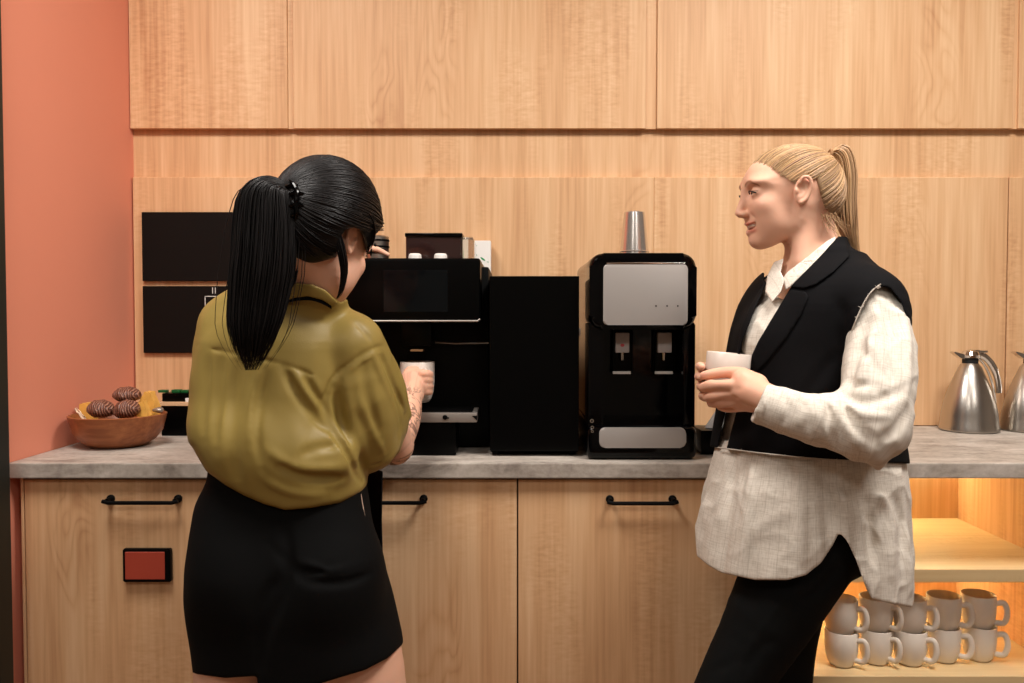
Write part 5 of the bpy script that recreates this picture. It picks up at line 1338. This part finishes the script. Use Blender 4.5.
def left_hair():
    rs = np.random.RandomState(12)
    C = V3(P(327, 211, -.925)); H = Frame(C, (math.sin(aL), math.cos(aL), -.12)); Rr = np.array((.092, .082, .088))
    F = Field(C - .15, C + (.15, .15, .14), .003)
    F.ell(C, Rr, H); F.ell(H.w((-.032, 0, -.030)), (.062, .070, .068), H, .03)
    F.ell(H.w((.066, -.040, -.025)), (.026, .018, .036), H, .02)      # fringe beside the face
    hl = [(200, 100), (200, 262), (292, 268), (310, 265), (337, 257), (340, 238), (346, 229), (359, 227), (364, 240), (366, 256), (369, 250), (374, 236), (400, 210), (400, 100)]
    D0 = F.D.copy(); cut_poly(F, hl, C - .3, C + .3, 'and', .006)
    V, Fc = F.mesh(); V, Fc = drop_small(V, Fc, .1); V = relax(V, Fc, 2, .5)
    out = [(V, Fc)]; cc = [np.full((len(V), 3), .7)]
    tie = V3(P(292, 197, -.985)); du = unit(((tie - C) @ H.R) / Rr); n = 13; t = np.linspace(0, 1, n); paths = []; rads = []
    sdf = lambda p: np.maximum(0, 1)
    for i in range(3200):
        v = unit(rs.normal(0, 1, 3)); v[2] = abs(v[2]) * rs.choice((1, 1, -.55)); v = unit(v)
        if v.dot(du) > .93: continue
        p = slerp_path(v, du, n); p = p + np.sin(t * PI)[:, None] * (rs.uniform(-.03, .03, 3) + np.array((0, 0, -.05)))
        p /= np.linalg.norm(p, axis=1, keepdims=True); p = p * Rr * (1 + rs.uniform(-.006, .020))
        C2 = np.array((-.03, 0, -.022)); q = (p - C2) / np.array((.0635, .0675, .0675)); nn = np.linalg.norm(q, axis=1)[:, None]; p = np.where(nn < 1, C2 + (p - C2) / nn, p)
        w = onto(F, D0, np.array([H.w(k) for k in p]), rs.uniform(-.0005, .0028) * np.clip(t * 5, 0, 1)); px, py, _ = to_px(w[0, 0], w[0, 1], w[0, 2])
        if polyd(px, py, hl) > 1 and w[0, 1] < C[1]: continue
        a_, b_, _ = to_px(w[:, 0], w[:, 1], w[:, 2]); keep = (polyd(a_, b_, hl) < 1.5) | (w[:, 1] > C[1] + .035)
        if not keep.all(): continue
        paths.append(w); rads.append(rs.uniform(.0006, .0012) * np.interp(t, [0, .15, .85, 1], [.3, 1, 1, .8]))
    v, f = strands(paths, rads); out.append((v, f)); cc.append(hair_cols(rs, len(paths), n))
    # ponytail falling down her back
    cen = np.array(smooth_pts([P(*p) for p in ((296, 196, -.985), (280, 185, -1.0), (267, 192, -1.01), (265, 222, -1.015), (263, 262, -1.02), (258, 300, -1.025), (253, 335, -1.03), (251, 370, -1.02))], 3)); m = len(cen); t = np.linspace(0, 1, m)
    wid = np.interp(t, [0, .13, .26, .42, .62, .8, .92, 1], [.018, .026, .040, .049, .050, .043, .028, .010]); dep = np.interp(t, [0, .25, .6, 1], [.016, .026, .028, .012])
    paths, rads = [], []
    for i in range(1500):
        a = rs.uniform(0, 2 * PI); r = math.sqrt(rs.rand()); ox, oy = math.cos(a) * r, math.sin(a) * r; ph = rs.uniform(0, 6, 2)
        p = cen.copy(); nz_ = np.interp(t, [0, .15, .3], [.9, .5, 0])
        p[:, 0] += ox * wid * (1 - nz_ * .55) + np.sin(t * 6 + ph[0]) * .002; p[:, 2] += -ox * wid * nz_; p[:, 1] += oy * dep + np.cos(t * 5 + ph[1]) * .0015
        e = min(1.0, rs.uniform(.78, 1.03)) if rs.rand() < .62 else rs.uniform(.66, .95); p = np.array([np.interp(t * e, t, p[:, k]) for k in range(3)]).T
        paths.append(p); rads.append(rs.uniform(.0006, .0014) * np.interp(t, [0, .1, .8, 1], [.7, 1, .8, .12]))
    for i in range(7):                                                       # stray outer wisps
        p = cen.copy(); s_ = -1 if i % 3 else 1; p[:, 0] += s_ * (wid * 1.0 + np.interp(t, [0, .4, .85, 1], [0, .004, .022, .012]) * rs.rand()); p[:, 1] += rs.uniform(-.01, .01); p[:, 0] += .004 * np.sin(t * rs.uniform(4, 9) + rs.uniform(0, 6))
        paths.append(p); rads.append(.0009 * np.interp(t, [0, .1, .8, 1], [.7, 1, .6, .1]))
    v, f = strands(paths, rads); out.append((v, f)); cc.append(hair_cols(rs, len(paths), m, .4, 1.6))
    # lock behind the ear and fringe in front of it
    paths, rads = [], []; tt = np.linspace(0, 1, 10)
    def lock(pts, k, sp, r):
        base = np.array([P(*q) for q in pts]); base = np.array(smooth_pts(base, 3)); u = np.linspace(0, 1, len(base))
        for _ in range(k):
            off = np.clip(rs.normal(0, sp, 3), -1.6 * sp, 1.6 * sp); off[1] *= .6; e = rs.uniform(.75, 1); q = np.array([np.interp(tt * e, u, base[:, c]) for c in range(3)]).T
            q = q + off * np.interp(tt, [0, .5, 1], [1, .9, .35])[:, None]; paths.append(q); rads.append(rs.uniform(.6, 1.2) * r * np.interp(tt, [0, .2, .8, 1], [.8, 1, .7, .1]))
    lock([(334, 226, -.992), (341, 248, -.990), (344, 270, -.978), (341, 290, -.968), (336, 300, -.958)], 42, .0040, .0013)
    lock([(356, 200, -.975), (369, 216, -.95), (373, 234, -.925), (367, 256, -.91)], 60, .0040, .0013)
    lock([(296, 250, -.975), (294, 268, -.975), (291, 284, -.975), (286, 296, -.978)], 26, .0045, .0012)
    v, f = strands(paths, rads); out.append((v, f)); cc.append(hair_cols(rs, len(paths), 10))
    V, Fc = merge(*out); vobj('hair', V, Fc, M['black_hair'], WL, np.concatenate(cc))
left_hair()
# claw clip
cl = bmesh.new(); sp = smooth_pts([P(290, 181, -1.008), P(296, 189, -1.020), P(296.5, 204, -1.026), P(296, 218, -1.022), P(293, 231, -1.008)], 4)
tube(cl, sp, [.0028] + [.0042] * (len(sp) - 2) + [.0028], 10)
for k in range(2, len(sp) - 1, 3):
    p = Vector(sp[k]); tube(cl, [p, p + Vector((-.010, .000, -.003)), p + Vector((-.016, .012, -.008))], [.0034, .003, .0012], 8)
    tube(cl, [p, p + Vector((.010, .002, -.003)), p + Vector((.015, .014, -.007))], [.0034, .003, .0012], 8)
obj('hair_clip', cl, M['black_gloss'], WL)
# ---- clothes
def secL(rows): return [(P(cx, py, yy)[2], P(cx, py, yy)[0], yy, a, b, -10.0, 2.3) for py, cx, yy, a, b in rows]
BACK = secL([(288, 303, -.862, .052, .052), (296, 298, -.86, .068, .064), (304, 288, -.855, .090, .080), (316, 281, -.85, .112, .096), (340, 280, -.845, .142, .112), (380, 277, -.84, .147, .124), (420, 275, -.838, .143, .132), (450, 281, -.835, .142, .136), (475, 287, -.833, .141, .134), (525, 292, -.833, .142, .128)])
def left_shirt():
    rs = np.random.RandomState(2)
    F = Field((P(180, 400, -.84)[0] - .03, -1.04, .86), (P(425, 440, -.66)[0] + .02, -.56, 1.33), .0026)
    F.loft(BACK, .01)
    F.tube([P(312, 294, -.885), P(277, 303, -.868), P(245, 316, -.855)], [.052, .052, .052], .02, 1)
    F.tube([P(349, 348, -.868), P(326, 331, -.865), P(300, 320, -.86), P(258, 318, -.85), P(231, 325, -.845)], [.054, .053, .052, .052, .052], .02, 3)
    F.tube([P(316, 284, -.902), P(304, 300, -.87)], [.054, .062], .02, 1)
    S = Field.__new__(Field); S.ax = F.ax; S.D = np.full_like(F.D, .5)
    S.tube([P(350, 346, -.868), P(362, 374, -.825), P(374, 405, -.765), P(388, 442, -.69)], [.056, .062, .066, .060], 0, 3, mar=.06)
    S.tube([P(350, 348, -.872), P(356, 395, -.862), P(368, 440, -.80)], [.052, .060, .062], .02, 3, mar=.06)
    hem = [(340, 300), (440, 300), (440, 405), (411, 420), (409, 432), (401, 452), (391, 464), (372, 476), (360, 484), (340, 470), (325, 440), (320, 400)]
    cut_poly(S, hem, (-1, -1.2, .5), (1, -.4, P(380, 398, -.8)[2]), 'and', .004)
    S.tube([P(384, 436, -.70), P(402, 476, -.60)], [.047, .053], .004, 1, 'sub')
    F.D = smin(F.D, S.D, .010)
    F.tube([P(231, 330, -.84), P(224, 362, -.80), P(226, 396, -.76)], [.049, .050, .048], .03, 3)
    F.tube([P(230, 430, -.90), P(280, 452, -.94), P(330, 455, -.92)], [.035, .045, .035], .05, 3)
    z_ = lambda X, Y, Z: (X + 0 * Y + 0 * Z, Y + 0 * X + 0 * Z, (Z + 0 * X + 0 * Y) * .6)
    F.op(lambda X, Y, Z: .0035 * vnoise(z_(X, Y, Z), 15, 3) + .0013 * vnoise(z_(X, Y, Z), 40, 5), (-9, -9, -9), (9, 9, 9), 0, 'disp')
    fl = [([(330, 388), (324, 405), (336, 435), (352, 464), (361, 482)], .006, .010), ([(239, 352), (234, 400), (231, 450), (238, 486)], .012, .0080), ([(222, 350), (218, 400), (215, 450)], .010, .0050), ([(208, 350), (204, 400), (203, 440)], .009, .0035),
          ([(270, 364), (260, 400), (257, 435), (262, 470)], .006, .005), ([(262, 362), (252, 400), (249, 450)], .007, -.004),
          ([(284, 368), (296, 392), (312, 414), (330, 432)], .007, .007), ([(293, 370), (306, 392), (322, 412)], .006, -.006), ([(303, 374), (316, 396), (328, 410)], .006, .007), ([(314, 378), (322, 398), (334, 416)], .005, -.004),
          ([(275, 462), (300, 476), (345, 478)], .008, .010), ([(268, 450), (290, 466), (330, 468), (352, 462)], .008, -.005), ([(300, 455), (320, 448), (340, 446)], .008, .004), ([(262, 478), (290, 492), (330, 494)], .008, -.004),
          ([(372, 350), (384, 385), (398, 425)], .006, -.006), ([(380, 352), (392, 380), (404, 415)], .006, .007), ([(362, 356), (368, 395), (380, 440)], .009, .005), ([(345, 378), (352, 420), (368, 462)], .008, -.004),
          ([(335, 388), (340, 420), (352, 452)], .007, .005), ([(360, 400), (372, 430), (384, 455)], .006, -.003), ([(352, 470), (372, 466), (392, 452)], .0028, .0022),
          ([(354, 322), (363, 331), (372, 342)], .004, .0018), ([(196, 345), (225, 352), (270, 361), (300, 370), (329, 383)], .0026, .0032),
          ([(384, 345), (372, 349), (354, 360), (338, 372), (329, 384), (324, 398)], .0028, .0038), ([(388, 352), (374, 355), (358, 365), (343, 377)], .003, -.002)]
    folds(F, [(a, b, c * 1.35) for a, b, c in fl])
    cut_poly(F, [(150, 200), (150, 432), (192, 448), (206, 471), (225, 485), (243, 495), (264, 504), (285, 510), (310, 508), (340, 503), (362, 492), (374, 480), (400, 470), (470, 470), (470, 200)], (-1, -1.2, .5), (1, -.4, 1.4), 'and', .012)
    # neck opening
    cut_poly(F, [(285, 200), (284, 281), (300, 284), (318, 287), (332, 295), (341, 302), (352, 296), (370, 200)], (-1, -1.2, 1.2), (1, -.4, 1.5), 'sub', .003)
    V, Fc = F.mesh(); V, Fc = drop_small(V, Fc, .02); V = relax(V, Fc, 3, .5)
    sh = vobj('blouse', V, Fc, M['olive'], WL, np.ones((len(V), 3)))
    # collar band standing round the neck
    G = Field((P(270, 300, -.9)[0], -1.02, 1.19), (P(352, 300, -.9)[0] + .02, -.80, 1.33), .0022); G.tube([P(316, 280, -.902), P(303, 300, -.872)], [.060, .074], .0, 1)
    D0 = G.D.copy(); G.D = np.maximum(D0 - .0045, -(D0 + .001)).astype(np.float32)
    cut_poly(G, [(280, 288), (296, 283), (312, 284), (326, 290), (338, 302), (333, 307), (322, 300), (308, 296.5), (294, 298), (280, 305)], (-1, -1.2, .5), (1, -.4, 1.4)); G.op(lambda X, Y, Z: (Y + .86) + 0 * X + 0 * Z, (-9, -9, -9), (9, 9, 9), 0, 'and')
    v, f = G.mesh(); v, f = drop_small(v, f, .3); vobj('collar', relax(v, f, 2, .4), f, M['olive'], WL, np.ones((len(v), 3)))
    # apron strap
    Q = [hit(F, *p) for p in smooth_pts([(278, 306), (290, 300.5), (302, 298.5), (314, 299), (324, 302.5), (332, 307)], 3)]; Q = [Vector(q) + Vector((0, -.0065, .002)) for q in Q if q is not None]
    bm = bmesh.new()
    for s in (0,):
        rows = [[bm.verts.new(q + Vector((0, dy, dz))) for dz, dy in ((-.0052, 0), (.0052, .003), (.0052, .006), (-.0052, .003))] for q in Q]
        for a, b in zip(rows[:-1], rows[1:]):
            for k in range(4): bm.faces.new((a[k], a[(k + 1) % 4], b[(k + 1) % 4], b[k]))
    return bm
strap = left_shirt()
ap = thing('apron', 'black apron worn by the dark-haired woman, hanging in front of her shorts', 'apron', P(330, 520, -.68))
obj('neck_strap', strap, M['wool_black'], ap)
def left_shorts():
    F = Field((P(175, 600, -.82)[0] - .03, -1.04, .55), (P(410, 600, -.82)[0] + .03, -.62, 1.0), .0032)
    rows = secL([(455, 286, -.828, .128, .110), (478, 288, -.828, .136, .116), (500, 284, -.828, .150, .124), (530, 283, -.828, .159, .134), (560, 285, -.828, .172, .142), (590, 289, -.83, .180, .144), (615, 293, -.83, .184, .140), (640, 297, -.83, .188, .136), (690, 300, -.83, .186, .130)])
    F.loft(rows, .0)
    F.ell(P(330, 572, -.89), (.09, .09, .10), WF, .04); F.ell(P(246, 572, -.88), (.080, .085, .10), WF, .04)
    F.op(lambda X, Y, Z: .003 * vnoise((X + 0 * Y + 0 * Z, Y + 0 * X + 0 * Z, Z + 0 * X + 0 * Y), 10, 13), (-9, -9, -9), (9, 9, 9), 0, 'disp')
    folds(F, [([(285, 520), (286, 580), (262, 640), (258, 680)], .010, .010), ([(280, 555), (305, 580), (345, 582), (375, 570)], .007, .006), ([(300, 560), (330, 570), (370, 560)], .006, -.004), ([(270, 545), (300, 572), (340, 566)], .007, .005), ([(258, 660), (262, 610), (285, 570)], .012, .006)])
    cut_poly(F, [(100, 400), (100, 672), (203, 675), (225, 678), (257, 676), (259, 700), (300, 690), (335, 679), (365, 670), (388, 658), (403, 644), (480, 600), (480, 400)], (-1, -1.2, .4), (1, -.4, 1.1), 'and', .004)
    V, Fc = F.mesh(); V, Fc = drop_small(V, Fc, .02); V = relax(V, Fc, 1, .4); vobj('shorts', V, Fc, M['shorts'], WL)
    Q = [hit(F, *p) for p in ((361, 494), (364, 512), (366, 530), (369, 548))]; Q = [Vector(q) + Vector((0, -.001, 0)) for q in Q if q is not None]
    bm = bmesh.new(); tube(bm, Q, [.0010, .0010, .0018, .0026][:len(Q)], 8); obj('string', bm, M['cord'], ap)
left_shorts()
F = Field((P(250, 520, -.68)[0], -.80, .66), (P(390, 520, -.68)[0] + .01, -.60, .98), .004)
F.loft([(.60, P(300, 520, -.72)[0], -.76, .150, .125, -10, 2.6), (1.02, P(312, 520, -.72)[0], -.76, .148, .125, -10, 2.6)])
D0 = F.D.copy(); F.D = np.maximum(F.D - .003, -(F.D + .003)).astype(np.float32)
cut_poly(F, [(240, 470), (383, 470), (382, 520), (383.5, 576), (240, 600)], (-1, -1.2, .4), (1, -.4, 1.1)); F.op(lambda X, Y, Z: (-.755 - Y) + 0 * X + 0 * Z, (-9, -9, -9), (9, 9, 9), 0, 'and')
v, f = F.mesh(); v, f = drop_small(v, f, .3); vobj('apron_skirt', relax(v, f, 1, .4), f, M['wool_black'], ap)
for hx_, ky in ((372, -.84), (236, -.84)):
    x_ = P(hx_, 715, ky)[0]; G = Field((x_ - .06, ky - .08, 0), (x_ + .08, ky + .24, .13), .005)
    G.tube([(x_, ky, .09), (x_, ky, .045), (x_ + .005, ky + .08, .040), (x_ + .01, ky + .16, .034)], [.044, .040, .042, .034], .01, 3)
    G.op(lambda X, Y, Z: .004 - Z + 0 * X + 0 * Y, (-9, -9, -9), (9, 9, 9), .004, 'and'); v, f = G.mesh(); vobj('shoe', v, f, M['black_matt'], WL)
mc = P(417.5, 386, -.432)
mug(mc[0], -.432, P(417, 402, -.432)[2], .0390, .0915, -1.15, 'white mug the dark-haired woman holds under the coffee outlet', M['white_ceramic'], hs=.9)
# ---------------------------------------------------------------- light, camera
def area(name, loc, sx, sy, power, col, rot=(0, 0, 0)):
    l = bpy.data.lights.new(name, 'AREA'); l.shape = 'RECTANGLE'; l.size = sx; l.size_y = sy; l.energy = power; l.color = col
    o = bpy.data.objects.new(name, l); COL.objects.link(o); o.location = loc; o.rotation_euler = rot; return o
M['lamp'] = plain('lamp diffuser', srgb(250, 240, 225), 0.5, emis=(1, 0.88, 0.74, 1), estr=3.0)
for k, (x, y) in enumerate(((-0.75, -1.3), (0.95, -1.3), (-0.75, -3.2), (0.95, -3.2))):
    t = thing('ceiling_lamp', 'square ceiling lamp above the room', 'lamp', (x, y, ZC - 0.03), 'ceiling lamps')
    obj('frame', BX(x - 0.32, x + 0.32, y - 0.32, y + 0.32, ZC - 0.03, ZC - 0.002, bev=0.004), M['white_plastic'], t)
    obj('diffuser', BX(x - 0.30, x + 0.30, y - 0.30, y + 0.30, ZC - 0.034, ZC - 0.0305), M['lamp'], t, smooth=False)
WARM = (1.0, 0.955, 0.91)
area('ceiling_light_left', (-0.75, -1.3, ZC - 0.04), 0.6, 0.6, 29, WARM)
area('ceiling_light_right', (0.95, -1.3, ZC - 0.04), 0.6, 0.6, 43, WARM)
area('ceiling_light_rear_left', (-0.75, -3.2, ZC - 0.04), 0.6, 0.6, 12, WARM)
area('ceiling_light_rear_right', (0.95, -3.2, ZC - 0.04), 0.6, 0.6, 14, WARM)
w = bpy.data.worlds.new('world'); SC.world = w; w.use_nodes = True
w.node_tree.nodes['Background'].inputs[0].default_value = (1, 0.9, 0.8, 1); w.node_tree.nodes['Background'].inputs[1].default_value = 0.1
cam = bpy.data.cameras.new('camera'); co = bpy.data.objects.new('camera', cam); COL.objects.link(co)
cam.sensor_width = 36; cam.lens = FPX / 1024 * 36; cam.clip_start = 0.05
co.location = (0, CAMY, CAMZ); co.rotation_euler = (PI / 2 - TH, 0, 0)
SC.camera = co
SC.view_settings.view_transform = 'Standard'; SC.view_settings.look = 'None'; SC.view_settings.gamma = 1; SC.view_settings.use_curve_mapping = False
SC.view_settings.exposure = -0.04
